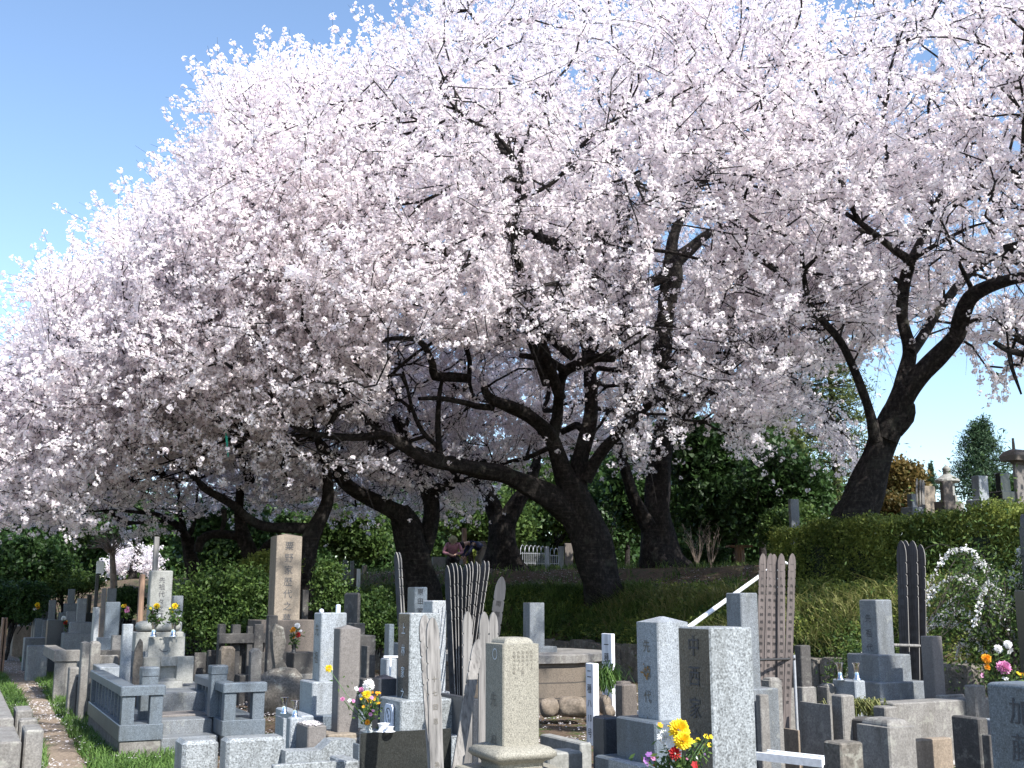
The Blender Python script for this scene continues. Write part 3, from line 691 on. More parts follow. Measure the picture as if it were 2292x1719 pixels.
# C: the leaning tree on the right bank
C_l = [limb(8, [(1180, 1620, 180, 22.2), (1215, 1540, 165, 22.1), (1262, 1400, 142, 22), (1305, 1280, 126, 21.9), (1340, 1180, 122, 21.8)]),
       limb(8, [(1330, 1230, 120, 21.8), (1400, 1080, 98, 21.6), (1470, 970, 90, 21.4), (1560, 870, 84, 21.2), (1640, 780, 76, 21), (1665, 700, 72, 20.8), (1700, 620, 66, 20.5), (1770, 575, 60, 20.2), (1850, 548, 54, 19.8), (1960, 520, 44, 19.3), (2060, 480, 34, 18.8)]),
       limb(8, [(1340, 1190, 90, 21.9), (1400, 990, 66, 22), (1435, 850, 58, 22.1), (1405, 710, 52, 22), (1415, 560, 50, 21.8), (1445, 450, 52, 21.5)]),
       limb(8, [(1440, 455, 44, 21.5), (1360, 400, 34, 21.2), (1290, 345, 30, 21), (1220, 290, 26, 20.8), (1160, 250, 20, 20.6)]),
       limb(8, [(1445, 450, 32, 21.5), (1510, 410, 22, 21.2), (1590, 365, 18, 20.9), (1700, 310, 14, 20.5), (1770, 290, 10, 20.3)]),
       limb(8, [(1440, 460, 40, 21.6), (1490, 360, 34, 21.8), (1520, 300, 26, 22), (1560, 180, 18, 22)]),
       limb(8, [(1290, 1240, 60, 21.7), (1265, 1130, 44, 21.5), (1225, 1010, 40, 21.3), (1185, 910, 36, 21.1), (1130, 800, 34, 20.9), (1050, 710, 32, 20.7), (995, 640, 28, 20.5), (990, 585, 22, 20.4)]),
       limb(8, [(1440, 860, 50, 22), (1490, 790, 46, 22.3), (1550, 690, 42, 22.6), (1620, 600, 40, 22.8), (1700, 510, 36, 23), (1800, 440, 28, 23.2)]),
       limb(8, [(1385, 1210, 44, 21.7), (1440, 1150, 36, 21.6), (1450, 1090, 24, 21.5), (1435, 1060, 14, 21.4)]),
       limb(8, [(1720, 600, 24, 20.6), (1660, 480, 18, 20.2), (1610, 370, 14, 20), (1590, 330, 10, 19.8)])]
base = at(*n8(1215, 1540), 22.1)
tot += queue('leaning cherry tree forking wide above the clipped hedge on the right', (base.x, base.y, gh(base.x, base.y)), C_l,
       [((7.2, 19.8, 10.2), (5.4, 4.6, 4.6), 1.0), ((10.0, 19.0, 9.6), (4.0, 4.6, 4.6), .6), ((6.8, 20, 11.8), (6, 5, 2.5), .25), ((8.2, 21.5, 7.6), (3.8, 2.5, 2.2), .16)], 1500, 19.6, tl=.75)
# D: forked tree in the middle distance
D_l = [limb(7, [(1310, 1340, 240, 33.2), (1300, 1260, 200, 33.1), (1290, 1100, 152, 33), (1290, 990, 150, 33)]),
       limb(7, [(1270, 1030, 90, 33), (1225, 900, 80, 32.8), (1180, 800, 66, 32.5), (1140, 760, 50, 32.2), (1080, 600, 40, 32)]),
       limb(7, [(1310, 1030, 96, 33), (1375, 910, 86, 33), (1425, 840, 70, 33), (1480, 700, 50, 33)])]
base = at(*n7(1300, 1250), 33.1)
tot += queue('squat cherry tree forking low, beside the white arched fence', (base.x, base.y, gh(base.x, base.y)), D_l,
       [((1.5, 34, 9.5), (6, 4, 4.2), 1.0), ((-1, 36, 7.5), (6, 3, 3.6), .7), ((-7, 38, 7), (6, 3, 3.2), .6)], 1000, 32, flower=.062)
# E: double trunk left of the middle
E_l = [limb(7, [(850, 1420, 190, 27.4), (835, 1330, 165, 27.3), (800, 1180, 170, 27.2), (770, 1060, 150, 27.1), (720, 960, 110, 27)]),
       limb(7, [(730, 990, 110, 27), (640, 935, 88, 26.6), (560, 895, 80, 26.2), (470, 850, 76, 25.8), (405, 790, 72, 25.5), (385, 740, 60, 25.3), (360, 690, 46, 25), (300, 600, 34, 24.6), (220, 520, 22, 24), (150, 400, 14, 23.4)]),
       limb(7, [(830, 1250, 100, 27.3), (885, 1080, 90, 27.4), (900, 930, 86, 27.5), (850, 790, 82, 27.6), (800, 690, 76, 27.7), (760, 590, 60, 27.8), (700, 440, 46, 27.6)]),
       limb(7, [(900, 880, 60, 27.5), (960, 840, 46, 27.2), (1020, 800, 36, 26.8), (1080, 800, 22, 26.4)]),
       limb(0, [(830, 960, 30, 27.5), (760, 830, 22, 26), (730, 760, 18, 25), (640, 700, 14, 24), (560, 690, 10, 23.4)]),
       limb(0, [(800, 900, 22, 27), (700, 840, 16, 25), (690, 640, 14, 23.5), (700, 470, 12, 22.5), (710, 430, 9, 22.2)])]
base = at(*n7(838, 1350), 27.3)
tot += queue('thick trunked cherry tree rising behind the tall bundle of memorial boards', (base.x, base.y, gh(base.x, base.y)), E_l,
       [((-4.2, 23.5, 8.6), (6.6, 5.4, 5.0), 1.0), ((-6.5, 22.0, 10.0), (5.0, 5.0, 4.0), .6), ((-4.5, 29.5, 5.6), (5.5, 1.8, 2.4), .5), ((-3.2, 25.5, 4.9), (3.4, 1.4, 1.4), .22)], 1950, 24.9)
# F: leaning trunk behind the tall tan stone
F_l = [limb(7, [(180, 1420, 120, 25.2), (205, 1300, 115, 25.1), (235, 1130, 95, 25), (290, 1010, 80, 25), (325, 920, 70, 25), (330, 820, 56, 25), (310, 700, 40, 24.8), (260, 560, 26, 24.4), (230, 420, 14, 24)]),
       limb(9, [(2280, 900, 80, 25.2), (2100, 890, 78, 25), (1900, 885, 70, 24.8), (1770, 835, 64, 24.5), (1650, 730, 60, 24.2), (1540, 665, 56, 23.9), (1440, 610, 46, 23.6), (1400, 560, 30, 23.3), (1300, 480, 20, 22.8), (1180, 400, 12, 22.2)]),
       limb(9, [(1580, 760, 40, 24.1), (1590, 830, 36, 24.2), (1570, 900, 30, 24.4)]),
       limb(0, [(690, 850, 22, 24.8), (640, 760, 18, 24.2), (560, 700, 14, 23.5), (480, 690, 10, 23)])]
base = at(*n7(200, 1330), 25.1)
tot += queue('slanting cherry tree directly behind the tall tan gravestone', (base.x, base.y, gh(base.x, base.y)), F_l,
       [((-5.5, 21.5, 7.2), (4.6, 4.4, 3.4), 1.0), ((-7.2, 21, 9.8), (4.4, 4, 3.2), .6)], 900, 23.4)
# G: two grey trunks further left
G_l = [limb(9, [(1830, 1300, 130, 27.2), (1810, 1150, 110, 27.1), (1740, 1000, 100, 27), (1702, 860, 84, 27), (1690, 760, 66, 27), (1700, 600, 50, 26.8)]),
       limb(9, [(1700, 950, 70, 27), (1600, 935, 60, 27), (1500, 935, 60, 27), (1420, 975, 66, 27), (1400, 1060, 60, 27)]),
       limb(9, [(1830, 1120, 70, 27.1), (1900, 1010, 70, 26.6), (1990, 960, 60, 26.2)]),
       limb(0, [(540, 1040, 22, 27), (500, 900, 18, 25.5), (470, 760, 14, 24), (430, 640, 11, 23), (410, 520, 8, 22.4)]),
       limb(0, [(500, 900, 16, 25.5), (400, 840, 12, 24), (300, 800, 9, 23), (240, 720, 7, 22)])]
base = at(*n9(1815, 1180), 27.1)
tot += queue('grey barked cherry tree with a level limb, left of the tan gravestone', (base.x, base.y, gh(base.x, base.y)), G_l,
       [((-8.2, 22.0, 7.6), (5.0, 5.2, 4.2), 1.0), ((-7.5, 20.5, 8.2), (4, 4, 4), .5)], 1500, 24)
# H: far left spreading tree
H_l = [limb(9, [(1400, 1380, 120, 28.2), (1385, 1240, 105, 28.1), (1345, 1100, 96, 28), (1325, 960, 90, 28)]),
       limb(9, [(1330, 980, 66, 28), (1265, 885, 56, 27.4), (1180, 830, 42, 26.8), (1110, 795, 34, 26.2), (1000, 782, 26, 25.6), (900, 772, 22, 25), (800, 765, 18, 24.5), (640, 775, 12, 23.5)]),
       limb(9, [(1200, 850, 30, 27), (1090, 840, 24, 26.4), (1000, 855, 18, 25.8), (880, 862, 12, 25.2)]),
       limb(9, [(1320, 970, 50, 28), (1290, 860, 40, 27.8), (1270, 760, 36, 27.6), (1270, 680, 24, 27.4)]),
       limb(9, [(1340, 940, 40, 28), (1375, 850, 28, 28), (1385, 760, 22, 28)]),
       limb(9, [(1400, 540, 30, 27), (1240, 560, 26, 26.2), (1150, 510, 28, 25.8), (1060, 520, 24, 25.4), (900, 580, 18, 24.8), (700, 625, 13, 24), (560, 640, 10, 23.4), (420, 700, 7, 22.8)])]
base = at(*n9(1385, 1270), 28.1)
tot += queue('far left cherry tree whose long boughs droop over the footpath graves', (base.x, base.y, gh(base.x, base.y)), H_l,
       [((-10.5, 23.5, 6.2), (5.0, 6.0, 3.9), 1.0), ((-10, 20.5, 5.8), (3.6, 4, 3.6), .55), ((-12.5, 27, 5.5), (5, 5, 3.4), .4), ((-8.5, 26, 4.6), (5, 3, 2.2), .25)], 1700, 24, tl=.8)
# I: tree beyond the right edge reaching in
I_l = [[(12.6, 17.0, 2.3, .36), (12.4, 17.1, 4.0, .32), (11.6, 17.4, 5.4, .26)],
       [(11.9, 17.3, 4.9, .2)] + limb(8, [(2120, 800, 60, 17.5), (2000, 858, 40, 17.6), (1925, 862, 32, 17.7), (1870, 850, 28, 17.8), (1805, 812, 22, 17.9)]),
       limb(8, [(1872, 860, 22, 17.8), (1885, 930, 18, 17.8), (1905, 985, 14, 17.8), (1925, 1040, 9, 17.8)]),
       [(11.6, 17.4, 5.3, .22)] + limb(8, [(2150, 300, 60, 17), (2000, 365, 50, 17.2), (1930, 385, 40, 17.4), (1850, 402, 30, 17.6)])]
tot += queue('cherry bough reaching in over the far right gravestones', (12.6, 17.0, 2.4), I_l,
       [((9.3, 17.6, 6.6), (1.9, 1.8, 1.7), 1.0), ((10.2, 17, 9.2), (3, 3, 2.2), .7)], 420, 15, tl=.6)
# J: small pale tree far off at the left edge
J_l = [[(-29, 62, 2.6, .3), (-29, 62, 4.2, .25), (-28.5, 62, 6, .15)], [(-13.6, 44, 2.6, .16), (-13.6, 44, 4.0, .12)]]
for loc, lab, bl, nn in (((-27.5, 62, 2.9), 'distant pale cherry tree at the left edge of the picture', [((-27.5, 61, 4.6), (3.4, 3, 2.2), 1)], 260),
                         ((-17.4, 52, 2.4), 'small distant cherry in bloom behind the pale rounded gravestone', [((-17.4, 52, 3.1), (1.2, 1.2, .7), 1)], 70)):
    x, y, z = loc
    tot += queue(lab, loc, [[(x, y, z - .3, .2), (x, y, z + .8, .16), (x + .2, y, z + 1.8, .08)]], bl, nn, 0, flower=.085, per=5, twigs=3, tl=.7, spacing=.16, clip=False)
note_limbs()
for a_, k_ in CQ: tot += cherry(*a_, **k_)
print('flowers', tot)

# ------------------------------------------------------------------ evergreens, shrubs, hedges
def leaf_quads(C, size, up=0.0, aspect=.55):
    n = len(C); nrm = R.normal(size=(n, 3)) + np.array([0, 0, up]); nrm /= np.linalg.norm(nrm, axis=1, keepdims=True)
    a = R.normal(size=(n, 3)); u = np.cross(nrm, a); u /= np.linalg.norm(u, axis=1, keepdims=True); v = np.cross(nrm, u)
    s = (size * (.6 + .8 * R.rand(n)))[:, None]
    return np.stack([C - u * s, C - v * s * aspect, C + u * s, C + v * s * aspect], 1)
def clumps(blobs, nclump, nleaf, cr, bottom=-.8):
    """leaf positions gathered in sprays through the crown volume"""
    out = []; tn = []
    for c, r in blobs:
        d = R.normal(size=(nclump, 3)); d /= np.linalg.norm(d, axis=1, keepdims=True)
        rr = (.18 + .82 * R.rand(nclump)) ** .5; cc = np.array(c) + d * rr[:, None] * np.array(r) * (.85 + .3 * R.rand(nclump))[:, None]
        cc = cc[(cc[:, 2] - c[2]) > bottom * r[2]]
        k = len(cc); rad = cr * (.5 + R.rand(k)); o = R.normal(size=(k, nleaf, 3)); o /= np.linalg.norm(o, axis=2, keepdims=True)
        o *= (R.rand(k, nleaf, 1)) ** .4; o[:, :, 2] *= .6
        p = cc[:, None] + o * rad[:, None, None]; out.append(p.reshape(-1, 3)); tn.append(np.repeat(R.rand(k) * .5, nleaf) + R.rand(k * nleaf) * .5)
    return np.concatenate(out), np.concatenate(tn)
def broad(name, label, cat, base, blobs, matl, nclump=120, nleaf=60, cr=.4, leaf=.06, trunk=.14, group=None, stems=1, up=.5):
    t = thing(name, label, cat, base, group); mb = MB()
    for k in range(stems):
        a = rnd.uniform(0, 6.28); c = blobs[k % len(blobs)][0]
        o = .12 * (stems > 1); b = Vector(base) + Vector((math.cos(a) * o, math.sin(a) * o, -.2))
        top = Vector(c) + Vector((0, 0, blobs[0][1][2] * .5)); mid = b.lerp(top, .5) + Vector((rnd.uniform(-.2, .2), rnd.uniform(-.2, .2), 0))
        tube(mb, [(*b, trunk), (*b.lerp(mid, .5), trunk * .85), (*mid, trunk * .7), (*top, trunk * .25)], .4, 8, .05, seed=k)
    for c, r in blobs:
        for k in range(7):
            a = rnd.uniform(0, 6.28); e = Vector(c) + Vector((math.cos(a) * r[0] * .8, math.sin(a) * r[1] * .8, rnd.uniform(-.3, .7) * r[2]))
            s = Vector(base).lerp(Vector(c), rnd.uniform(.45, .95)); tube(mb, [(*s, trunk * .4), (*(s.lerp(e, .5) + Vector((0, 0, .1))), trunk * .25), (*e, trunk * .08)], .5, 5)
    mb.build('trunk' if stems == 1 else 'stems', M['bark'], t)
    P, tn = clumps(blobs, nclump, nleaf, cr); quad_mesh('foliage', leaf_quads(P, leaf, up), matl, t, tone=tn)
    return t
def bg(px, py, d, w, h, label, matl, n=110, leaf=.11, name='evergreen_tree', cat='evergreen tree', group='dark evergreens behind the cherry trees', nl=60, cr=.6):
    """tree whose crown is centred on (px,py) at distance d, w x h photo pixels across"""
    c = at(px, py, d); rx = w * .5 * mpp(d); rz = h * .5 * mpp(d); b = (c.x, c.y, gh(c.x, c.y))
    bl = [((c.x, c.y, c.z), (rx * .8, rx * .7, rz * .85))]
    for k in range(3):
        a = rnd.uniform(0, 6.28); bl.append(((c.x + math.cos(a) * rx * .5, c.y + math.sin(a) * rx * .35, c.z + rnd.uniform(-.45, .45) * rz), (rx * .5, rx * .5, rz * .5)))
    return broad(name, label, cat, b, bl, matl, n, nl, cr, leaf, .14, group)
# ------------------------------------------------------------------ other trees and shrubs
Z = 3.078
OF = {1: 0, 2: 300, 3: 640, 4: 1000, 5: 1380, 6: 1792}
def zp(o, x, y): return OF[o] + x / Z, 1180 + y / Z
bg(1500, 1080, 42, 260, 300, 'broad dark camellia tree behind the second cherry trunk', M['leaf_dark'], 200)
bg(1640, 1090, 36, 250, 330, 'glossy dark green evergreen left of the leaning cherry trunk', M['leaf_dark'], 220, .10)
bg(1740, 1110, 33, 200, 250, 'mid green evergreen touching the leaning cherry trunk', M['leaf_dark'], 170, .08)
bg(1700, 990, 40, 190, 190, 'brownish green evergreen with a rounded top under the drooping blossom', M['leaf_pine'], 150, .08)
bg(1400, 1130, 50, 200, 240, 'shadowy evergreen between the two biggest cherry trunks', M['leaf_dark'], 150)
bg(1240, 1120, 55, 230, 190, 'evergreen tree behind the white arched fence', M['leaf_mid'], 150, .12)
bg(1060, 1150, 48, 240, 170, 'leafy evergreen just behind the two visitors', M['leaf_mid'], 170, .1)
bg(905, 1130, 58, 230, 200, 'dark evergreen behind the thick trunked cherry', M['leaf_dark'], 150)
bg(770, 1180, 46, 190, 150, 'yellow green bush tree right of the tan gravestone', M['leaf_mid'], 130, .09)
bg(640, 1130, 60, 260, 200, 'dark evergreen behind the slanting cherry', M['leaf_dark'], 150, .13)
bg(500, 1200, 40, 200, 170, 'evergreen under the level cherry limb', M['leaf_dark'], 150)
bg(380, 1180, 58, 240, 180, 'dark spreading evergreen far behind the pale rounded gravestone', M['leaf_dark'], 150, .13)
bg(215, 1160, 56, 260, 200, 'dark evergreen behind the bare fan shaped tree', M['leaf_dark'], 160, .13)
bg(90, 1180, 38, 210, 230, 'large dark evergreen hanging over the far left graves', M['leaf_dark'], 220, .09)
bg(40, 1270, 34, 200, 160, 'low dark camellia bush at the far left', M['leaf_dark'], 170, .07)
bg(5, 1140, 70, 170, 130, 'light green tree far away at the left edge', M['leaf_mid'], 90, .16)
bg(1330, 1020, 75, 260, 200, 'tall evergreen seen through the blossom in the middle', M['leaf_dark'], 130, .16)
bg(1010, 1060, 80, 300, 160, 'distant wooded crown behind the forked cherry', M['leaf_mid'], 110, .18)
for i_, (px_b, py_b, w_b, h_b, m_b, w_) in enumerate(((330, 1262, 200, 90, 'leaf_mid', 'beyond the brown wooden post'), (450, 1262, 170, 100, 'leaf_dark', 'behind the big rounded bush'), (690, 1252, 190, 100, 'leaf_dark', 'right of the tan gravestone'), (860, 1240, 190, 100, 'leaf_dark', 'behind the thick double trunk'),
        (960, 1236, 130, 80, 'leaf_mid', 'left of the pink jacketed visitor'), (1075, 1232, 150, 80, 'leaf_hedge', 'right of the navy jacketed visitor'), (1190, 1214, 170, 80, 'leaf_mid', 'over the white arched fence'), (1300, 1225, 160, 90, 'leaf_hedge', 'right of the arched fence'),
        (1400, 1225, 150, 90, 'leaf_dark', 'between the two biggest trunks'), (1530, 1215, 170, 90, 'leaf_mid', 'behind the thin bare stems'), (1660, 1210, 190, 90, 'leaf_dark', 'left of the hedge end'), (1790, 1180, 160, 110, 'leaf_mid', 'at the foot of the leaning trunk'), (120, 1262, 220, 90, 'leaf_dark', 'behind the far left graves'), (1800, 1232, 230, 80, 'leaf_dark', 'seen low beyond the hedge end'), (1010, 1225, 120, 90, 'leaf_dark', 'right behind the two visitors'), (1980, 1130, 140, 60, 'leaf_mid', 'between the leaning trunk and the skyline stones'))):
    bg(px_b, py_b + 14, 56 if i_ not in (11, 15) else 30, w_b, h_b * 1.35, 'low dense background bush ' + w_, M[m_b], 75, .13 if i_ not in (11, 15) else .06, 'background_bush', 'bush', 'low bushes at the back of the graveyard', 60, .7 if i_ not in (11, 15) else .35)
# reddish and orange young leaves beside the leaning trunk
bg(2018, 1085, 30, 62, 130, 'photinia bush with orange young leaves right of the leaning trunk', M['leaf_orange'], 110, .06, 'photinia_bush', 'bush', None, 60, .35)
bg(2000, 1130, 26, 90, 50, 'small yellow leaved bush just above the hedge by the trunk', M['leaf_orange'], 60, .045, 'yellow_bush', 'bush', None, 50, .22)
bg(2260, 1100, 26, 110, 60, 'dark low shrub between the gravestones right of the conifer', M['leaf_dark'], 60, .05, 'low_shrub', 'bush', None, 50, .25)

# azalea / camellia shrubs between the graves
def shrub(px, py, d, w, h, label, matl, n, leaf, cr=.22, nl=55, stems=4, name='shrub'):
    c = at(px, py, d); rx = w * .5 * mpp(d); rz = h * .5 * mpp(d); b = (c.x, c.y, min(gh(c.x, c.y), c.z - rz * .8))
    bl = [((c.x, c.y, c.z), (rx, rx * .7, rz))]
    for k in range(4):
        a = rnd.uniform(0, 6.28); bl.append(((c.x + math.cos(a) * rx * .6, c.y + math.sin(a) * rx * .4, c.z + rnd.uniform(-.5, .5) * rz), (rx * .42, rx * .4, rz * .45)))
    return broad(name, label, 'bush', b, bl, matl, n, nl, cr, leaf, .035, None, stems)
shrub(500, 1365, 20.5, 210, 230, 'big rounded glossy green bush left of the tall tan gravestone', M['leaf_mid'], 170, .034, .28, 55)
shrub(590, 1290, 24, 130, 110, 'paler loose bush behind the big rounded one', M['leaf_hedge'], 80, .032)
shrub(742, 1330, 19.5, 80, 150, 'thin leafy shrub with dark bent stems right of the tan gravestone', M['leaf_mid'], 55, .03, .16, 40, 5)
shrub(835, 1390, 18.0, 100, 150, 'dense green shrub below the leaning grey boards', M['leaf_mid'], 90, .028, .18)
shrub(160, 1305, 34, 130, 42, 'clipped low hedge before the distant dark trees on the left', M['leaf_mid'], 90, .04, .3, 60, 5, 'low_hedge')
shrub(20, 1350, 30, 150, 100, 'dark shaded bush behind the weathered stumps', M['leaf_dark'], 110, .05, .3)
shrub(290, 1345, 27, 60, 70, 'small shaded shrub left of the brown wooden post', M['leaf_dark'], 50, .035, .2)
shrub(1560, 1245, 36, 150, 40, 'low green bush around the little wooden table', M['leaf_dark'], 70, .05, .3)

# thin bare fan shaped tree, far left
t = thing('bare_tree', 'small bare tree with fan shaped grey twigs at the far left', 'tree', tuple(at(255, 1330, 30)))
mb = MB(); b = at(257, 1345, 30); tp = at(251, 1238, 30)
tube(mb, [(*b, .10), (*b.lerp(tp, .5), .085), (*tp, .07)], .3, 8, .05); mb.build('trunk', M['bark_pale'], t)
p0 = []; p1 = []; r0 = []; r1 = []
for k in range(60):
    e = at(rnd.uniform(190, 315), rnd.uniform(1192, 1232), 30 + rnd.uniform(-.8, .8)); s = tp + Vector((rnd.uniform(-.05, .05), 0, rnd.uniform(-.1, .1)))
    m_ = s.lerp(e, .45) + Vector((0, 0, .1)); p0 += [s, m_, m_]; p1 += [m_, e, e + Vector((rnd.uniform(-.3, .3), rnd.uniform(-.3, .3), rnd.uniform(.0, .3)))]; r0 += [.013, .008, .006]; r1 += [.008, .004, .002]
quad_mesh('branches', frusta(np.array(p0), np.array(p1), np.array(r0), np.array(r1), 4), M['bark_pale'], t)
# pale leafless sapling left of the second trunk and thin stems along the bank
def sapling(px, py, d, h, label, nb=16, name='bare_sapling'):
    b = at(px, py, d); g = gh(b.x, b.y); b = Vector((b.x, b.y, g)); t = thing(name, label, 'sapling', tuple(b)); p0 = []; p1 = []; r0 = []; r1 = []
    for k in range(nb):
        a = rnd.uniform(0, 6.28); q = b.copy(); d_ = Vector((math.cos(a) * .25, math.sin(a) * .25, 1)).normalized(); L = h * rnd.uniform(.5, 1.0); r = .012
        for s in range(5):
            n_ = q + d_ * L / 5; p0.append(q.copy()); p1.append(n_.copy()); r0.append(r); r1.append(r * .75); r *= .75
            if s > 1:
                e = n_ + Vector((rnd.uniform(-.3, .3), rnd.uniform(-.3, .3), .25)) * h * .25; p0.append(n_.copy()); p1.append(e); r0.append(.006); r1.append(.003)
            q = n_; d_ = (d_ + Vector((rnd.uniform(-.25, .25), rnd.uniform(-.25, .25), 0))).normalized()
    quad_mesh('stems', frusta(np.array(p0), np.array(p1), np.array(r0), np.array(r1), 4), M['bark_pale'], t)
sapling(1335, 1235, 29, 2.2, 'leafless pale sapling between the two biggest cherry trunks')
sapling(1560, 1255, 32, 1.7, 'clump of thin bare stems right of the second cherry trunk')
sapling(1590, 1250, 33, 1.5, 'second clump of bare stems beside the little wooden table', 12)

# clipped hedge along the top of the right bank
t = thing('clipped_hedge', 'long clipped green hedge running along the top of the right bank', 'hedge', (8, 17, 2.0))
A = gz(1700, 1200, 0); Hs = np.linspace(-11.5, 12, 150)
dirw = np.array([-dW.x, -dW.y]); nrm_ = np.array([dW.y, -dW.x]); nrm_ = nrm_ if nrm_[0] > 0 else -nrm_
o0 = np.array([W1.x, W1.y])
def hpt(s, q, z): xy = o0[None] - dirw[None] * s[:, None] + nrm_[None] * q[:, None]; return np.concatenate([xy, z[:, None]], 1)
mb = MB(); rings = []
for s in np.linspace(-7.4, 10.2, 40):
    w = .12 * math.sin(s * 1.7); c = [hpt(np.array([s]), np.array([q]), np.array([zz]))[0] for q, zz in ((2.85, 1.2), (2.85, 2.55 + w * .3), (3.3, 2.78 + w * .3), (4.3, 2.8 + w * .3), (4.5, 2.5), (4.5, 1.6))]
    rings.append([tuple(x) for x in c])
mb.loft(rings); mb.build('branches', M['shade_core'], t)  # solid dark core, coloured to stand for the shade inside the hedge
n = 46000; s = R.rand(n) * 18.0 - 7.6; face = R.rand(n); q = np.where(face < .6, 2.72 + .2 * R.rand(n), 2.75 + 1.6 * R.rand(n)); zz = np.where(face < .6, 1.45 + 1.5 * R.rand(n), 2.93 + .10 * R.rand(n))
w = .10 * np.sin(s * 1.9) + .07 * np.sin(s * 4.7) ; zz = zz + np.where(face < .6, 0, w * .8); q = q + w * .8
P = hpt(s, q, zz); k = 5; P = np.repeat(P, k, 0) + R.normal(size=(n * k, 3)) * .055
tn = np.clip(np.repeat(.5 + .35 * np.sin(s * 2.3) * np.sin(zz * 3) + .25 * R.normal(size=n), k) + .15 * R.normal(size=n * k), 0, 1)
quad_mesh('foliage', leaf_quads(P, .028, .4), M['leaf_hedge'], t, tone=tn)

# pines and conifers
def pine(px, d, ytop, ybot, wpx, label, matl, layers, base_w=.5, name='pine_tree', flat=.25, n=900, leaf=.09):
    top = at(px, ytop, d); bot = at(px, ybot, d); g = gh(top.x, top.y); t = thing(name, label, 'pine tree', (top.x, top.y, g)); mb = MB()
    tube(mb, [(top.x, top.y, g - .3, .22), (top.x + .1, top.y, (g + top.z) / 2, .16), (top.x, top.y, top.z, .04)], .6, 8, .05); Q = []; T = []
    for k in range(layers):
        f = (k + .5) / layers; z = top.z + (bot.z - top.z) * f; w = wpx * .5 * mpp(d) * (base_w + (1 - base_w) * f) * rnd.uniform(.8, 1.15)
        for j in range(6):
            a = j * 1.05 + k * .7 + rnd.uniform(-.3, .3); r = w * rnd.uniform(.6, 1.0); e = Vector((top.x + math.cos(a) * r, top.y + math.sin(a) * r, z + rnd.uniform(-.15, .25)))
            mb_s = Vector((top.x, top.y, z - .1)); tube(mb, [(*mb_s, .05), (*e, .015)], 1.0, 5)
            m = n // 6; u = R.rand(m) ** .6; c = np.array(mb_s)[None] + (np.array(e - mb_s))[None] * u[:, None] + R.normal(size=(m, 3)) * np.array([r * .24, r * .24, flat * .45])
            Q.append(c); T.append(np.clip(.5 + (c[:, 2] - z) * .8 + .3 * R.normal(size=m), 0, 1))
    mb.build('trunk', M['bark'], t); C = np.concatenate(Q); quad_mesh('foliage', leaf_quads(C, leaf, .2, .22), matl, t, tone=np.concatenate(T))
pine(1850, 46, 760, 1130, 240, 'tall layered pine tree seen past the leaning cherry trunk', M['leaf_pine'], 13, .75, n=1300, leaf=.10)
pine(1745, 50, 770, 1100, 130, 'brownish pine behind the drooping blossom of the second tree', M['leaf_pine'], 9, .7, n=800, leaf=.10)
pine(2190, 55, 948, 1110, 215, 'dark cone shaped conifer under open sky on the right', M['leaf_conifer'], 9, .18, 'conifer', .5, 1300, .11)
pine(2083, 75, 1045, 1095, 34, 'tiny far conifer left of the white stone stupa', M['leaf_conifer'], 6, .2, 'conifer', .4, 400, .12)

# spiraea: arching sprays covered in small white flowers
def spiraea(c, r, n, label):
    g = gh(c[0], c[1]); t = thing('spiraea_bush', label, 'bush', (c[0], c[1], g)); P0 = []; P1 = []; FL = []; LF = []
    for k in range(n):
        a = rnd.uniform(0, 6.28); L = rnd.uniform(.75, 1.15); b = np.array([c[0] + rnd.gauss(0, .12), c[1] + rnd.gauss(0, .12), g])
        dx, dy = math.cos(a) * r * L, math.sin(a) * r * L * .8; h = c[2] * rnd.uniform(.55, 1.08); prev = b
        for s in range(1, 15):
            f = s / 14; q = b + np.array([dx * f ** 1.4, dy * f ** 1.4, h * (2.3 * f - 1.75 * f * f)]); q = q + R.normal(size=3) * .012
            P0.append(prev); P1.append(q)
            if s > 3:
                m = 26 if k % 5 < 2 and s > 4 else 0; FL.append(prev + (q - prev) * R.rand(m, 1) + R.normal(size=(m, 3)) * .02 + [0, 0, .015])
                LF.append(prev + (q - prev) * R.rand(12, 1) + R.normal(size=(12, 3)) * .07 - [0, 0, .03])
            prev = q
    P0 = np.array(P0); P1 = np.array(P1); quad_mesh('stems', frusta(P0, P1, np.full(len(P0), .006), np.full(len(P0), .004), 3), M['twig'], t)
    C = np.concatenate(FL); quad_mesh('flowers', leaf_quads(C, .017, .3, .9), M['petal_white'], t, tone=R.rand(len(C)))
    C = np.concatenate(LF + [np.array(c)[None] * [1, 1, 0] + [0, 0, g] + R.normal(size=(3000, 3)) * [r * .45, r * .4, c[2] * .28] + [0, 0, c[2] * .45]]); quad_mesh('foliage', leaf_quads(C, .028, .3, .35), M['leaf_mid'], t, tone=R.rand(len(C)))
c = at(2262, 1330, 13.6); spiraea((c.x, c.y, 2.8), 1.2, 80, 'large bush with arching sprays of tiny white flowers on the right bank')
c = at(1915, 1300, 16.6); spiraea((c.x, c.y, 1.1), .42, 26, 'smaller bush with white flower sprays just left of the dark memorial boards')
t = thing('grass_tuft', 'yellow green grass tuft growing over the right kerb block', 'grass tuft', tuple(at(*zp(6, 430, 1300), 11.2)))
c = np.array(at(*zp(6, 420, 1290), 11.2)); P = c + R.normal(size=(140, 3)) * [.10, .05, .01]
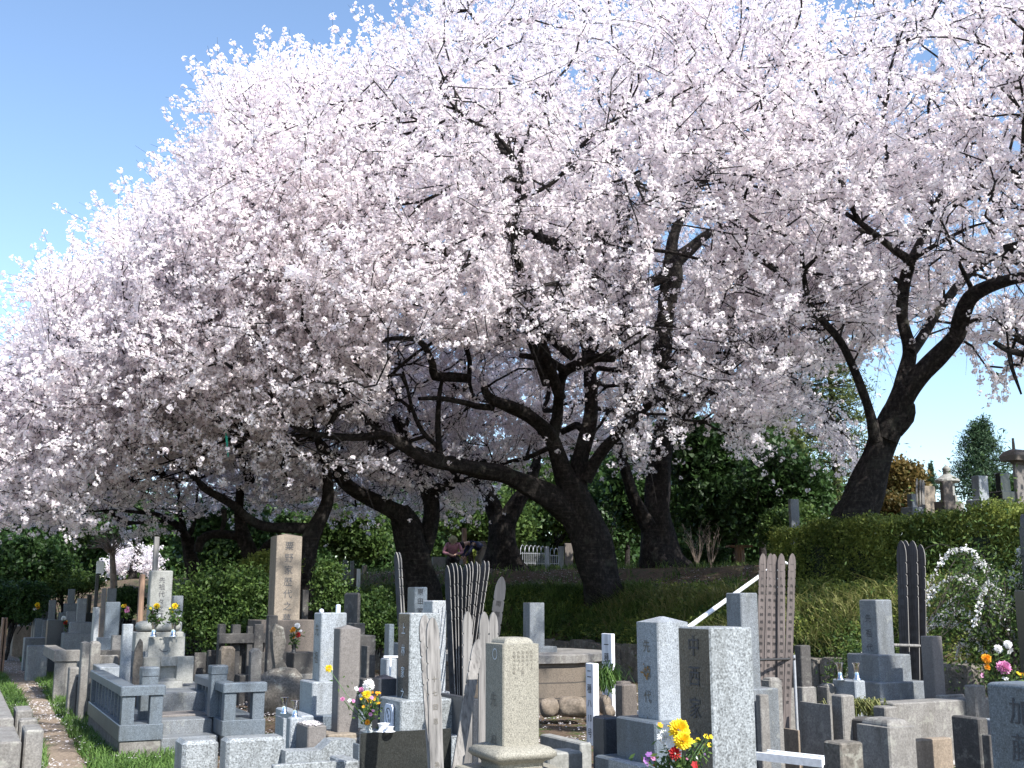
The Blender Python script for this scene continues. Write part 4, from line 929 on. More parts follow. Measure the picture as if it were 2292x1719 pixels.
def tuft(t, P, h, matl):
    n = len(P); a = R.rand(n) * 6.28; d = np.stack([np.cos(a), np.sin(a), 0 * a], 1); s = np.stack([-np.sin(a), np.cos(a), 0 * a], 1); w = .006
    mid = P + d * h * .35 + [0, 0, h * .7]; tip = P + d * h * 1.0 + np.stack([0 * a, 0 * a, h * (.9 - R.rand(n) * 1.2)], 1)
    quad_mesh('blades', np.concatenate([np.stack([P - s * w, P + s * w, mid + s * w, mid - s * w], 1), np.stack([mid - s * w, mid + s * w, tip + s * w * .2, tip - s * w * .2], 1)]), matl, t, tone=R.rand(2 * n))
tuft(t, P, .2, M['grass_straw'])
t = thing('grass_tuft', 'drooping green bamboo grass clump between the two white marker posts', 'grass tuft', tuple(at(1355, 1560, 14.0)))
P = np.array(at(1356, 1532, 14.0)) + R.normal(size=(260, 3)) * [.07, .05, .06]; tuft(t, P, .22, M['grass_bright'])
# ------------------------------------------------------------------ stones measured from the photo, built on the grave grid
def solve(C, D, px):
    lo, hi = 0.0, 8.0; base = proj([tuple(C)])[0][0]; sg = 1 if px > base else -1
    for _ in range(40):
        m = (lo + hi) / 2; x = proj([tuple(C + D * m)])[0][0]
        if (x - px) * sg < 0: lo = m
        else: hi = m
    return max(.02, (lo + hi) / 2)
def zat(x, y, py):                            # height that shows at picture row py above ground point x, y
    lo, hi = -3.0, 12.0
    for _ in range(40):
        m = (lo + hi) / 2
        if proj([(x, y, m)])[1][0] > py: lo = m
        else: hi = m
    return (lo + hi) / 2
def mbox(o, cx, xl, xr, yt, yb, d):
    px, pt = zp(o, cx, yt); C = at(px, pt, d)
    a = solve(C, U, OF[o] + xr / Z); b = solve(C, V, OF[o] + xl / Z) if xl is not None else a
    z0 = zat(C.x, C.y, 1180 + yb / Z) if yb is not None else gh(C.x, C.y) - .05
    return [Vector((C.x, C.y, 0)), a, b, z0, C.z]

GL = {}
def glyphs(ch):
    if ch not in GL:
        cu = bpy.data.curves.new('g', 'FONT'); cu.body = ch; cu.size = 1.0; cu.resolution_u = 2
        ob = bpy.data.objects.new('g', cu); COL.objects.link(ob); bpy.context.view_layer.update()
        me = bpy.data.meshes.new_from_object(ob.evaluated_get(bpy.context.evaluated_depsgraph_get()))
        v = np.array([tuple(q.co) for q in me.vertices]) if len(me.vertices) else np.zeros((0, 3)); f = [list(p.vertices) for p in me.polygons]
        bpy.data.objects.remove(ob); bpy.data.curves.remove(cu); bpy.data.meshes.remove(me)
        if len(v): v[:, 0] -= (v[:, 0].min() + v[:, 0].max()) / 2; v[:, 1] -= (v[:, 1].min() + v[:, 1].max()) / 2
        GL[ch] = (v, f)
    return GL[ch]
def write(parent, s, top, right, down, size, step, matl, wid=1.0, name='inscription', jit=0.0):
    """column of characters from `top` downwards, lying on the face"""
    mb = MB(); p = top + down * (size * .5)
    for k, ch in enumerate(s):
        if ch != ' ':
            c2 = ch.split('|') if len(ch) > 1 else [ch]
            v, f = glyphs(ch) if len(ch) == 1 else (None, None)
            if v is None:
                for j, c_ in enumerate(ch):
                    v, f = glyphs(c_); o_ = (j - (len(ch) - 1) / 2) * .5
                    mb.add([p + right * ((a * .8 + o_) * size * wid) - down * (b * size) for a, b, _ in v], f)
            elif len(v): mb.add([p + right * (a * size * wid) - down * (b * size) for a, b, _ in v], f)
        p = p + down * step
    return mb.build(name, matl, parent)
def facewrite(parent, box, face, s, size, y0, step, matl, wid=1.0, shift=.5):
    """s on the left ('L') or right ('R') face of a box; size, y0, step as fractions of the face width"""
    c, a, b, z0, z1 = box; w = b if face == 'L' else a
    if face == 'L': o_ = c + V * (b * shift) - U * .004; r = -V
    else: o_ = c + U * (a * shift) - V * .004; r = U
    return write(parent, s, o_ + Vector((0, 0, z1 - y0 * w)), r, Vector((0, 0, -1)), size * w, step * w, matl, wid)

def ringz(c, a, b, ins, z, cut=.01):
    P = lambda s, q: (c + U * s + V * q + Vector((0, 0, z)))
    return [P(ins + cut, ins), P(a - ins - cut, ins), P(a - ins, ins + cut), P(a - ins, b - ins - cut), P(a - ins - cut, b - ins), P(ins + cut, b - ins), P(ins, b - ins - cut), P(ins, ins + cut)]
def pillar_mesh(box, cap='flat', bev=.008, h=None, taper=0.0):
    c, a, b, z0, z1 = box; m = MB(); w = min(a, b); bev = min(bev, w * .1)
    R_ = [ringz(c, a, b, -taper, z0, bev), ringz(c, a, b, 0, z1 - (0 if cap in ('pyr', 'dome') else bev), bev)]
    if cap == 'flat': R_.append(ringz(c, a, b, bev, z1, bev * .7))
    elif cap == 'round':
        for k in range(1, 6): t_ = k / 5; q = w * .10; R_.append(ringz(c, a, b, q * (1 - math.cos(t_ * 1.57)), z1 - q + q * math.sin(t_ * 1.57) if False else z1 - bev + q * math.sin(t_ * 1.57) * .8, bev))
    elif cap == 'pyr':
        hh = h if h else w * .16; R_.append(ringz(c, a, b, w * .47, z1 + hh, .001))
    elif cap == 'dome':
        hh = h if h else w * .2; R_.append(ringz(c, a, b, w * .10, z1 + .004, bev))
        for k in range(1, 6): t_ = k / 5; R_.append(ringz(c, a, b, w * (.10 + .16 * (1 - math.cos(t_ * 1.57))), z1 + hh * math.sin(t_ * 1.57), w * .04))
    return m.loft(R_)
def plinths(t, box, specs, mt):
    """specs: (spread, picture row of its foot or None for the ground, material)"""
    c, a, b, z0, z1 = box; out = []
    for k, sp_ in enumerate(specs):
        e, yb = sp_[0], sp_[1]; m_ = M[sp_[2]] if len(sp_) > 2 else mt
        c = c - U * e - V * e; a += 2 * e; b += 2 * e; zt = z0
        z0 = zat(c.x, c.y, 1180 + yb / Z) if yb is not None else min(gh(c.x, c.y) - .05, zt - .1)
        bx = [c, a, b, min(z0, zt - .05), zt]; out.append(bx)
        pillar_mesh(bx, 'flat', .01).build('plinth' if k < len(specs) - 1 or len(specs) == 1 else 'base_slab', m_, t)
    return out
GR = 'upright family gravestones'
def polish_shade_left(t):
    """the carved left face is polished, its shade put in the colour; others hammered"""
    o = [c for c in t.children if c.name.startswith('pillar')][0]; o.data.materials.append(M['granite_polished_shade'])
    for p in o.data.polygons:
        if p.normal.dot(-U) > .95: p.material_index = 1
def grave(label, o, m5, d, mt, cap='flat', pl=(), txt=None, name='gravestone', cat='gravestone', group=None, h=None, bev=.008, taper=0.0, stand=False):
    bx = mbox(o, *m5, d)
    if not pl and not stand: bx[3] = min(bx[3], gh(bx[0].x, bx[0].y) - .05)
    t = thing(name, label, cat, (bx[0].x, bx[0].y, bx[3] if not pl else gh(bx[0].x, bx[0].y)), group)
    pillar_mesh(bx, cap, bev, h, taper).build('pillar', M[mt], t)
    out = plinths(t, bx, pl, M[mt])
    for tx in (txt or []): facewrite(t, bx, *tx)
    return t, bx, out
E_, EP, ES = M['engraved'], M['engraved_pale'], M['engraved_soft']
# -- foreground
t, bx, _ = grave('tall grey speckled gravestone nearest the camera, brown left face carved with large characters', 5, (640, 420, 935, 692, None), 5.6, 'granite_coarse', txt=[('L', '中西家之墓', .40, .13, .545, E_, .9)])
polish_shade_left(t)
t, bxa, pla = grave('blue grey gravestone with a low pyramid top and orange lichen, left of the nearest one', 5, (280, 133, 495, 657, 1332), 7.0, 'granite_light', 'pyr', [(.10, 1640, 'granite_blue'), (.10, None, 'granite_blue')], [('L', '先祖代々之墓', .34, .42, .62, ES)], h=.035)
# lichen patch
mb = MB(); c, a, b, z0, z1 = bxa
for k in range(26):
    q = c + V * (b * rnd.gauss(.56, .10)) - U * .0035 + Vector((0, 0, z0 + (z1 - z0) * rnd.gauss(.46, .035))); r = rnd.uniform(.003, .012)
    mb.add([q + V * (r * math.cos(i)) + Vector((0, 0, r * .7 * math.sin(i))) - U * (k * .0001) for i in (0, 1, 2, 3, 4, 5)], [[0, 1, 2, 3, 4, 5]])
M['lichen'] = plain('lichen', (.30, .17, .06), .95); mb.build('lichen', M['lichen'], t)
t, bx, _ = grave('beige speckled gravestone with a rounded cap and swelling moulded foot', 4, (388, 265, 637, 808, 1510), 6.3, 'stone_beige', 'dome', (), [('L', '先祖代々之墓', .34, 1.1, .95, ES), ('R', '先祖代々之墓', .075, .16, .095, ES, 1, .30), ('R', '先祖代々之', .075, .16, .095, ES, 1, .42), ('R', '先祖代々之墓', .075, .16, .095, ES, 1, .54), ('R', '先祖代々', .075, .16, .095, ES, 1, .66), ('R', '先祖代々之', .075, .16, .095, ES, 1, .78)], h=.035, stand=True)
c, a, b, z0, z1 = bx; m = MB(); w = a
prof = [(0, z0), (-.012, z0 - .002), (-.05, z0 - .014), (-.075, z0 - .035), (-.078, z0 - .055), (-.06, z0 - .075), (-.03, z0 - .088), (-.022, z0 - .10), (-.022, z0 - .13)]
m.loft([ringz(c, a, b, i_, z_, .022) for i_, z_ in prof][::-1], 0, True); m.build('moulded_foot', M['stone_beige'], t)
cc = c - U * .14 - V * .14; pillar_mesh([cc, a + .28, b + .28, -.05, z0 - .13], 'flat').build('base_slab', M['stone_beige'], t)
mb = MB(); o_ = c + V * (b * .42) - U * .004
for k in range(22):                            # carved ring crest on its left face
    a0, a1 = k / 22 * 6.283, (k + 1) / 22 * 6.283; q = o_ + Vector((0, 0, z1 - .055)); f = lambda an, r: q + V * (r * math.cos(an)) + Vector((0, 0, r * math.sin(an)))
    mb.add([f(a0, .026), f(a1, .026), f(a1, .031), f(a0, .031)], [[0, 1, 2, 3]])
mb.build('crest', M['engraved_pale'], t)
t, bxk, _ = grave('cropped dark grey gravestone in the lower right corner, two large characters on its face', 6, (1760, 1275, 1990, 1118, None), 4.7, 'granite_blue', 'round', (), None)
facewrite(t, bxk, 'L', '加藤', .34, .12, .42, E_, .95, .53)
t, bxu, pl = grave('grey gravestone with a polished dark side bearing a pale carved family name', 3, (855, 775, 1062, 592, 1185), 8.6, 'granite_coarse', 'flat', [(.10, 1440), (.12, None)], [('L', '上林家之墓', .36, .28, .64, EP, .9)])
polish_shade_left(t)
# white plate with a ring crest on the left face of its plinth
c, a, b, z0, z1 = pl[0]; mb = MB(); o_ = c + V * (b * .46) - U * .006; zc = (z0 + z1) / 2 - .0; hw, hh = .085, .085
q = lambda s, z, off=0: o_ + V * (-s) - U * off + Vector((0, 0, zc + z))
S = [(-hw + .012, -hh - .05), (hw - .012, -hh - .05), (hw, -hh), (hw, hh - .02), (hw - .014, hh - .012), (hw - .02, hh), (-hw + .02, hh), (-hw + .014, hh - .012), (-hw, hh - .02), (-hw, -hh)]
mb.loft([[q(s, z) for s, z in S], [q(s, z, .012) for s, z in S]]); mb.build('crest_plate', M['plate_white'], t)
mb = MB()
for k in range(26):
    a0, a1 = k / 26 * 6.283, (k + 1) / 26 * 6.283; f = lambda an, r: q(r * math.cos(an), r * 1.0 * math.sin(an), .014)
    mb.add([f(a0, .052), f(a1, .052), f(a1, .060), f(a0, .060)], [[0, 1, 2, 3]])
for s, z, rr in ((-.018, .025, .012), (0, -.002, .013), (.018, -.030, .012)): mb.add([q(s + rr * math.cos(i) * .7, z + rr * math.sin(i) * 1.2, .0145) for i in range(6)], [[0, 1, 2, 3, 4, 5]])
mb.build('crest', M['engraved'], t)
grave('pale grey gravestone half hidden behind the one with the pale carved name', 3, (1010, 945, 1108, 505, 1140), 9.7, 'granite_white', 'flat', [(.06, 1200), (.1, None)])
grave('dark blue gravestone showing three black characters, behind the pale pair', 3, (885, 838, 976, 412, 800), 12.6, 'granite_blue', 'flat', [(.12, None)], [('R', '原田家', .46, .1, .66, M['ink'], 1, .46)])
t, bx, _ = grave('light grey gravestone with small white lumps resting on its flat top', 3, (245, 195, 421, 590, 1062), 10.0, 'granite_light', 'flat', [(.085, 1292), (.12, None, 'granite_blue')], [('L', '先祖代々之墓', .5, .4, 1.05, ES)])
for nm, x, y, w, hgt, lb in (('pebble', 245, 575, 34, 12, 'round white pebble lying on top of the light grey gravestone'), ('stone_block', 350, 572, 36, 26, 'small square white stone standing on top of the light grey gravestone')):
    px, py = zp(3, x, y); p = at(px, py, 10.12); r = w / Z / 2 * mpp(10.1); mb = MB(); z = bx[4]
    if nm == 'pebble': mb.loft([[Vector((p.x + r * k2 * math.cos(i * .628), p.y + r * k2 * math.sin(i * .628), z + h2)) for i in range(10)] for k2, h2 in ((.7, 0), (1, .012), (.8, .026), (.3, .034))], 0, True)
    else: mb.block((p.x, p.y), r * 1.5, r * 1.5, z, z + .07, .005)
    tag(mb.build(nm, M['plate_white'], None, None, (p.x, p.y, z)), lb, 'stone')
grave('brown grey pillar gravestone with a pyramid top behind the flower vase', 3, (375, 330, 517, 702, 1415), 9.2, 'stone_taupe', 'pyr', [(.11, 1460, 'stone_tan'), (.03, None, 'concrete')], h=.03)
grave('small dark stone pillar with a pale pyramid top right of the bouquet', 3, (640, 593, 765, 1048, None), 8.9, 'granite_dark', 'pyr', h=.03)
grave('dark weathered gravestone with one sunlit edge behind the light grey one', 3, (495, 403, 515, 462, 660), 13.5, 'concrete_dark', 'pyr', [(.05, 745), (.1, None)], [('L', '先祖代', .36, .2, .6, E_)], h=.02)
grave('slim dark stone post with a chipped lean top beside the green shrub', 3, (712, 680, 747, 668, 905), 12.0, 'granite_blue', 'flat', [(.03, None, 'granite_light')])
grave('small upright dark stone tablet in the shade behind the brown grey pillar', 3, (560, 520, 577, 820, 1040), 11.0, 'concrete_dark', 'flat', [(.05, None)])
grave('short grey gravestone standing alone on the rounded block enclosure', 4, (572, 525, 673, 520, 822), 17.0, 'granite_grey', 'flat', [(.14, 880)])
grave('pale grey gravestone with dark drip stains in front of the memorial boards', 5, (853, 750, 972, 452, 1110), 9.6, 'granite_grey', 'flat', [(.1, None)])
grave('dark square stone post right of the memorial board rack', 5, (1268, 1222, 1337, 815, 1100), 11.8, 'concrete_dark', 'flat', [(.02, None, 'concrete')])
t, bx6, pl6 = grave('rounded grey gravestone on a stepped dark plinth at the right, dappled with shade', 6, (518, 400, 628, 505, 876), 12.5, 'granite_grey', 'round', [(.115, 1066), (.115, 1212), (.05, None, 'concrete')], [('L', '先祖代', .36, .55, .6, E_)])
grave('square grey stone post with a flat top beside the dark memorial boards', 6, (905, 822, 975, 752, 1190), 12.0, 'stone_taupe', 'flat', [(.03, None)])
grave('dark stone slab at the right edge beside the white flowering bush', 6, (1900, 1466, 2000, 432, 1100), 9.5, 'granite_black', 'flat')
t, bx, _ = grave('dark rounded stone tablet standing before the hedge at the right edge', 6, (1560, 1500, 1760, 0, 800), 13.2, 'granite_dark', 'dome', h=.16)
# -- tall tan stone
t, bxt, plt_ = grave('tall tan square gravestone with eight carved characters and a pyramid top', 2, (985, 942, 1160, 60, 640), 18.4, 'stone_tan', 'pyr', [(.26, 860, 'stone_brown'), (.14, 1010, 'concrete_dark'), (.25, None, 'concrete_dark')], [('R', '粟野家歴代之墓', .36, .20, .455, E_)], h=.05)
grave('low dark stone block with a carved ring before the tall tan gravestone', 2, (1102, 1048, 1260, 868, 1012), 17.2, 'concrete_dark', 'flat', [(.06, 1065, 'concrete'), (.05, None)])
grave('dark stone pillar stub left of the tall tan gravestone', 2, (930, 912, 993, 608, 1060), 17.0, 'concrete_dark', 'flat')
grave('narrow dark gravestone just right of the tall tan one', 2, (1165, 1158, 1205, 432, 640), 20.5, 'concrete_dark', 'flat', [(.05, None)])
# natural slab on a round boulder
def rock(name, label, cat, P, r, mt, seed=0, e1=.4, e2=.55):
    x, y, z = P; mb = MB(); n = 18; rings = []
    for k in range(9):
        f = k / 8; an = f * math.pi; ring = []
        for i in range(n):
            b_ = 2 * math.pi * i / n; q = 1 + .12 * math.sin(3 * b_ + seed + f * 4) + .08 * math.sin(5 * b_ - seed * 2 + f * 9)
            ring.append(Vector((x + r[0] * q * math.sin(an) ** e1 * math.copysign(abs(math.cos(b_)) ** e2, math.cos(b_)), y + r[1] * q * math.sin(an) ** e1 * math.copysign(abs(math.sin(b_)) ** e2, math.sin(b_)), z - r[2] * math.cos(an) * (1 + .1 * math.sin(2 * b_ + seed)))))
        rings.append(ring)
    mb.loft(rings, 0, True); return tag(mb.build(name, M[mt], None, None, (x, y, z - r[2])), label, cat)
p = at(*zp(2, 1025, 1150), 16.2); rock('boulder', 'rounded mossy boulder under the standing natural slab', 'boulder', p, (.36, .3, .34), 'rock', 1, .8, .9)
def slab(label, o, pts, d, th, mt, name='standing_stone', cat='standing stone', loc=None):
    """natural slab from an outline (zoom pixels) standing at distance d"""
    P = [at(*zp(o, x, y), d) for x, y in pts]; zl = min(p.z for p in P)
    if 'boulder' not in label:
        for p in P:
            if p.z < zl + .05: p.z = min(zl, gh(p.x, p.y) - .05)
    mb = MB(); n = len(P); c = sum(P, Vector()) / n; dv = Vector((V.x, V.y, 0)) * th
    A = [c + (p - c) * .93 - dv * .12 for p in P]; B = [p.copy() for p in P]; Cc = [p + dv * .8 for p in P]; D_ = [c + dv + (p - c) * .9 for p in P]
    mb.loft([[*A], [*B], [*Cc], [*D_]]); zmin = min(p.z for p in P); return tag(mb.build(name, M[mt], None, None, (c.x, c.y, zmin)), label, cat)
slab('tall rough brown natural slab balanced on the rounded boulder', 2, [(962, 1085), (1045, 1085), (1052, 960), (1020, 900), (1050, 800), (1030, 690), (975, 665), (950, 720), (955, 850), (970, 960)], 16.3, .16, 'rock')
slab('small upright stone with a notched light brown face among the dark ruins', 2, [(598, 1050), (690, 1050), (697, 840), (680, 822), (615, 822), (597, 850)], 14.2, .14, 'rock_pale')
slab('short round topped stone post with faint carved lines beside the ruins', 2, [(808, 1030), (878, 1030), (880, 860), (860, 836), (825, 834), (803, 858)], 14.4, .12, 'concrete')
slab('narrow natural slab of mottled brown and grey left of the pale grave', 1, [(920, 1075), (975, 1075), (985, 900), (985, 790), (968, 768), (950, 800), (930, 850), (915, 960)], 13.6, .07, 'rock_pale')
slab('dark weathered standing stone behind the two visitors', 3, [(1340, 235), (1385, 235), (1385, 130), (1372, 97), (1345, 95), (1335, 130)], 38, .3, 'rock')

# -- pale rounded grave within the balustrade
t, bxw, _ = grave('pale rounded gravestone streaked with shade, two flower vases before it', 2, (120, 103, 270, 300, 645), 14.7, 'marble_pale', 'round', (), [('R', '先祖代々之墓', .30, .28, .33, E_, 1, .52)], bev=.012, stand=True)
c, a, b, z0, z1 = bxw; m = MB()
m.loft([ringz(c, a, b, i_, z_, .03) for i_, z_ in [(-.03, z0 - .14), (-.10, z0 - .13), (-.125, z0 - .08), (-.11, z0 - .03), (-.06, z0 - .005), (0, z0)]], 0, True); m.build('lotus_foot', M['marble_pale'], t)
c2 = c - U * .17 - V * .28; pillar_mesh([c - U * .16 - V * .10, a + .32, b + .3, z0 - .38, z0 - .14], 'flat').build('plinth', M['marble_pale'], t)
bb = mbox(2, 103, 100, 350, 758, 896, 13.9); pillar_mesh(bb, 'flat').build('offering_block', M['marble_pale'], t)
m = MB(); o_ = bb[0] + U * (bb[1] * .45) - V * .004
for k in range(9):
    a0, a1 = 3.6 + k * .2, 3.8 + k * .2; f = lambda an, r: o_ + U * (r * math.cos(an)) + Vector((0, 0, (bb[3] + bb[4]) / 2 + .01 + r * math.sin(an))); m.add([f(a0, .062), f(a1, .062), f(a1, .07), f(a0, .07)], [[0, 1, 2, 3]])
m.build('crest', M['engraved'], t)
lb = mbox(2, 66, 60, 415, 896, 1085, 13.7); c, a, b, z0, z1 = lb; m = MB()
ox0, ox1 = a * .34, a * .66; zo0, zo1 = z0 + .06, z0 + (z1 - z0) * .66
m.block(c, ox0, b, z0, z1, .006); m.block(c + U * ox1, a - ox1, b, z0, z1, .006); m.block(c + U * (ox0 + .002), ox1 - ox0 - .004, b - .01, zo1, z1 - .003, .004); m.block(c + U * (ox0 + .002), ox1 - ox0 - .004, b - .01, z0, zo0, .004)
m.block(c + V * (b * .93) + U * (ox0 + .001), ox1 - ox0 - .002, b * .06, zo0 + .001, zo1 - .001, .001); m.build('incense_alcove', M['marble_pale'], t)
pillar_mesh([c + U * (a * .25) - V * .16, a * .5, .15, z0 - .04, z0 + .035], 'flat').build('step', M['marble_pale'], t)
slab('grey wall slab behind the pale rounded gravestone', 2, [(-60, 1050), (352, 1040), (352, 730), (-60, 725)], 15.6, .1, 'granite_grey', 'standing_slab', 'stone slab')
grave('small grey pillar right behind the pale rounded gravestone', 2, (275, 262, 342, 472, 735), 16.6, 'granite_grey', 'flat')
grave('tall plain grey stone post left of the pale rounded gravestone', 1, (850, 842, 920, 668, None), 14.0, 'granite_light', 'flat')

# -- balustrade wings
def balustrade(label, o, cx, xl, xr, ytop, d, nb, gate_side):
    bx = mbox(o, cx, xl, xr, ytop, None, d); c, a, b, z0, z1 = bx; t = thing('stone_balustrade', label, 'balustrade', (c.x, c.y, 0)); k = z1 / .69
    pillar_mesh([c, a, b, -.05, .19 * k], 'flat').build('footing', M['concrete'], t)
    g = M['granite_blue']; e = -.015
    pillar_mesh([c - U * .015 - V * .015, a + .03, b + .03, .19 * k + .001, .335 * k], 'flat').build('kerb_course', g, t)
    m = MB(); w = .16; m.block(c - U * .02 - V * .02, a + .04, w, .60 * k, z1, .012); m.block(c - U * .018 + V * (w - .019), w, b - w, .602 * k, z1 - .002, .012); m.build('top_rail', g, t)
    for s in (0, a - .125): MB().block(c + U * s, .125, .13, .336 * k, .60 * k, .005).build('post', g, t)
    MB().block(c + V * (b - .13), .12, .13, .336 * k, .60 * k, .005).build('post', g, t)
    for i in range(nb):
        q = .13 + (b - .28) * (i + .5) / nb; MB().block(c + U * .035 + V * (q - .025), .05, .05, .336 * k, .60 * k, .003).build('baluster', g, t)
    gp = c + U * (a - .16 if gate_side == 'R' else -.06) + V * .42
    pillar_mesh([gp, .17, .17, .336 * k, .80], 'flat').build('gate_post', g, t); pillar_mesh([gp - U * .006 - V * .006, .182, .182, .801, .885], 'round').build('gate_post', g, t)
    return bx
L1 = balustrade('grey granite balustrade, left wing beside the footpath, shaded in stripes', 1, 848, 632, 1130, 1095, 11.6, 9, 'R')
L2 = balustrade('grey granite balustrade, right wing across the steps', 2, 628, 425, 905, 1075, 12.05, 7, 'L')
t = thing('stone_steps', 'low granite steps between the two balustrade wings, petals on the treads', 'steps', (L1[0].x, L1[0].y, 0))
s0 = L1[0] + U * (L1[1] + .02); wd = 1.0
c2_ = L2[0]; wd = (c2_ - s0).dot(U) - .02; wd = max(.5, wd)
for k, (v0, v1, zt) in enumerate(((.12, .45, .20), (.45, .8, .34), (.8, 1.25, .36), (1.25, 4.3, .56))):
    pillar_mesh([s0 + V * v0, wd + (.25 if k == 3 else 0), v1 - v0 - .003, -.05, zt], 'flat', .01).build('step', M['granite_grey'] if k != 2 else M['stone_taupe'], t)

# -- kerb stones and foreground blocks
def kerb(label, o, m5, d, mt='concrete', cap='flat', name='kerb_stone', cat='kerb stone', group=None, h=None, bev=.012):
    bx = mbox(o, *m5, d); bx[3] = min(bx[3], gh(bx[0].x, bx[0].y) - .05); m = pillar_mesh(bx, cap, bev, h); ob = m.build(name, M[mt], None, None, (bx[0].x, bx[0].y, bx[3])); tag(ob, label, cat, group); return bx
kerb('pale granite block with a rounded corner, leftmost of the low row in front', 2, (338, 283, 588, 1478, None), 7.6, 'granite_coarse', bev=.05)
kerb('wide speckled granite block left of the steel flower vases', 2, (640, 594, 1045, 1462, None), 7.3, 'granite_coarse', bev=.05)
# swept kerb joining them to the right
m = MB(); d_ = 7.35; c0 = at(*zp(2, 1045, 1545), d_); pts = [(1045, 1545), (1200, 1543), (1290, 1535), (1330, 1500), (1360, 1470), (1400, 1465), (1530, 1468)]
fr = [at(*zp(2, x, y), d_ + .12 * (i / 6)) for i, (x, y) in enumerate(pts)]; vs = []
for p in fr: vs += [Vector((p.x, p.y, .1)), p, p + V * .16, Vector((p.x, p.y, .1)) + V * .16]
fs = [[i * 4 + j, i * 4 + 4 + j, i * 4 + 4 + (j + 1) % 4, i * 4 + (j + 1) % 4] for i in range(6) for j in range(4)] + [[3, 2, 1, 0], [24, 25, 26, 27]]
m.add(vs, fs); tag(m.build('swept_kerb', M['granite_coarse'], None, None, (fr[0].x, fr[0].y, 0)), 'granite kerb sweeping up in a curve beside the incense block', 'kerb stone')
kerb('flat granite slab lying in front at the very bottom of the picture', 2, (960, 945, 1450, 1640, None), 6.6, 'granite_coarse')
kerb('stepped granite kerb end left of the black polished slab', 3, (400, 300, 508, 1612, None), 6.9, 'granite_coarse')
kerb('higher granite kerb end touching the black polished slab', 3, (500, 462, 520, 1500, None), 7.2, 'granite_blue')
kerb('long black polished slab showing dark reflections, behind the grey wooden boards', 3, (516, 511, 1140, 1420, None), 6.45, 'granite_black', name='polished_slab', cat='stone slab')
kerb('granite plinth end right of the black polished slab', 3, (1142, 1139, 1200, 1440, None), 7.6, 'granite_coarse')
kerb('dark stone table edge behind the leaning grey board', 3, (1290, 1065, 1330, 1185, None), 8.3, 'granite_dark', name='stone_table', cat='stone table')
kerb('tapered granite vase stand, nearer the incense block', 2, (1078, 1055, 1163, 1315, 1545), 8.0, 'granite_light', name='vase_stand', cat='vase stand', group='vase stands')
kerb('tapered granite vase stand at the left of the pair', 2, (1030, 975, 1052, 1318, 1530), 8.4, 'granite_light', name='vase_stand', cat='vase stand', group='vase stands')
kerb('low granite cube just behind the vase stands', 2, (1150, 975, 1240, 1300, 1400), 8.9, 'granite_light')
t, bxi, _ = grave('square grey stone incense block with a curved line carved in its dark side', 2, (1198, 1120, 1328, 1372, 1545), 7.75, 'stone_taupe', 'flat', name='incense_block', cat='incense block')
P = np.array([tuple(bxi[0] + U * (bxi[1] * rnd.random()) + V * (bxi[2] * rnd.random()) + Vector((0, 0, bxi[4]))) for _ in range(160)])
tag(quad_mesh('petal_heap', leaf_quads(P + [0, 0, .006], .009, 3, .8), M['petal_fallen'], tone=R.rand(160)), 'pale petals heaped on top of the incense block', 'petals', kind='stuff')
# lower left corner blocks
kerb('grey concrete post, tallest of the cluster in the lower left corner', 1, (112, 96, 228, 1262, None), 9.3, 'concrete'); kerb('grey concrete post in the middle of the lower left cluster', 1, (136, 128, 262, 1330, None), 8.8, 'concrete')
kerb('wide grey concrete post nearest in the lower left cluster', 1, (172, 152, 304, 1400, None), 8.2, 'concrete'); kerb('low concrete block cut by the left picture edge at the bottom', 1, (-10, -60, 150, 1482, None), 7.7, 'concrete')
kerb('long concrete wall end cut by the left picture edge', 1, (-60, -400, 97, 1318, None), 8.6, 'concrete')
# concrete fence and posts beyond the balustrade
t = thing('concrete_fence', 'weathered concrete rail fence beside the path behind the granite balustrade', 'fence', tuple(at(*zp(1, 400, 1000), 18)))
fb = mbox(1, 375, 335, 555, 850, 1010, 18.2); c, a, b, z0, z1 = fb
pillar_mesh([c, a, .22, z1 - .17, z1], 'flat').build('top_rail', M['concrete'], t); pillar_mesh([c + U * .03 + V * .03, .16, .16, -.05, z1 - .172], 'flat').build('post', M['concrete'], t)
pillar_mesh([c + U * .45 + V * .03, .17, .16, -.05, z1 - .172], 'flat').build('post', M['concrete'], t); pillar_mesh([c + U * (a - .2) + V * .03, .16, .16, -.05, z1 - .172], 'flat').build('post', M['concrete'], t); pillar_mesh([c + V * .23, .2, 2.2, z1 - .17, z1 - .003], 'flat').build('top_rail', M['concrete'], t)
kerb('short concrete post with a square top in front of the rail fence', 1, (482, 470, 548, 968, None), 16.2, 'concrete', name='concrete_post', cat='concrete post')
kerb('narrow dark concrete post beside the granite balustrade', 1, (528, 520, 552, 1030, None), 15.4, 'concrete_dark', name='concrete_post', cat='concrete post')
kerb('tallest concrete post left of the granite balustrade, its cap broken', 1, (570, 556, 622, 798, None), 15.0, 'concrete', 'pyr', name='concrete_post', cat='concrete post')
kerb('concrete block with brown leaves on top beside the tallest post', 1, (628, 612, 697, 802, None), 15.6, 'concrete', 'dome', name='concrete_block', cat='concrete block')
kerb('long low concrete coping behind the granite balustrade', 1, (632, 625, 818, 885, None), 15.8, 'concrete', name='coping', cat='coping'); kerb('farther concrete coping with a dark shadow line', 1, (640, 630, 845, 850, None), 17.2, 'concrete_dark', name='coping', cat='coping')
kerb('pale blue granite coping inside the balustrade at the back', 1, (690, 640, 850, 965, None), 14.6, 'granite_light', name='coping', cat='coping')
kerb('blue grey stone block beside the path with stripes of light', 1, (195, 185, 335, 820, None), 22.5, 'granite_grey', name='stone_block', cat='stone block')
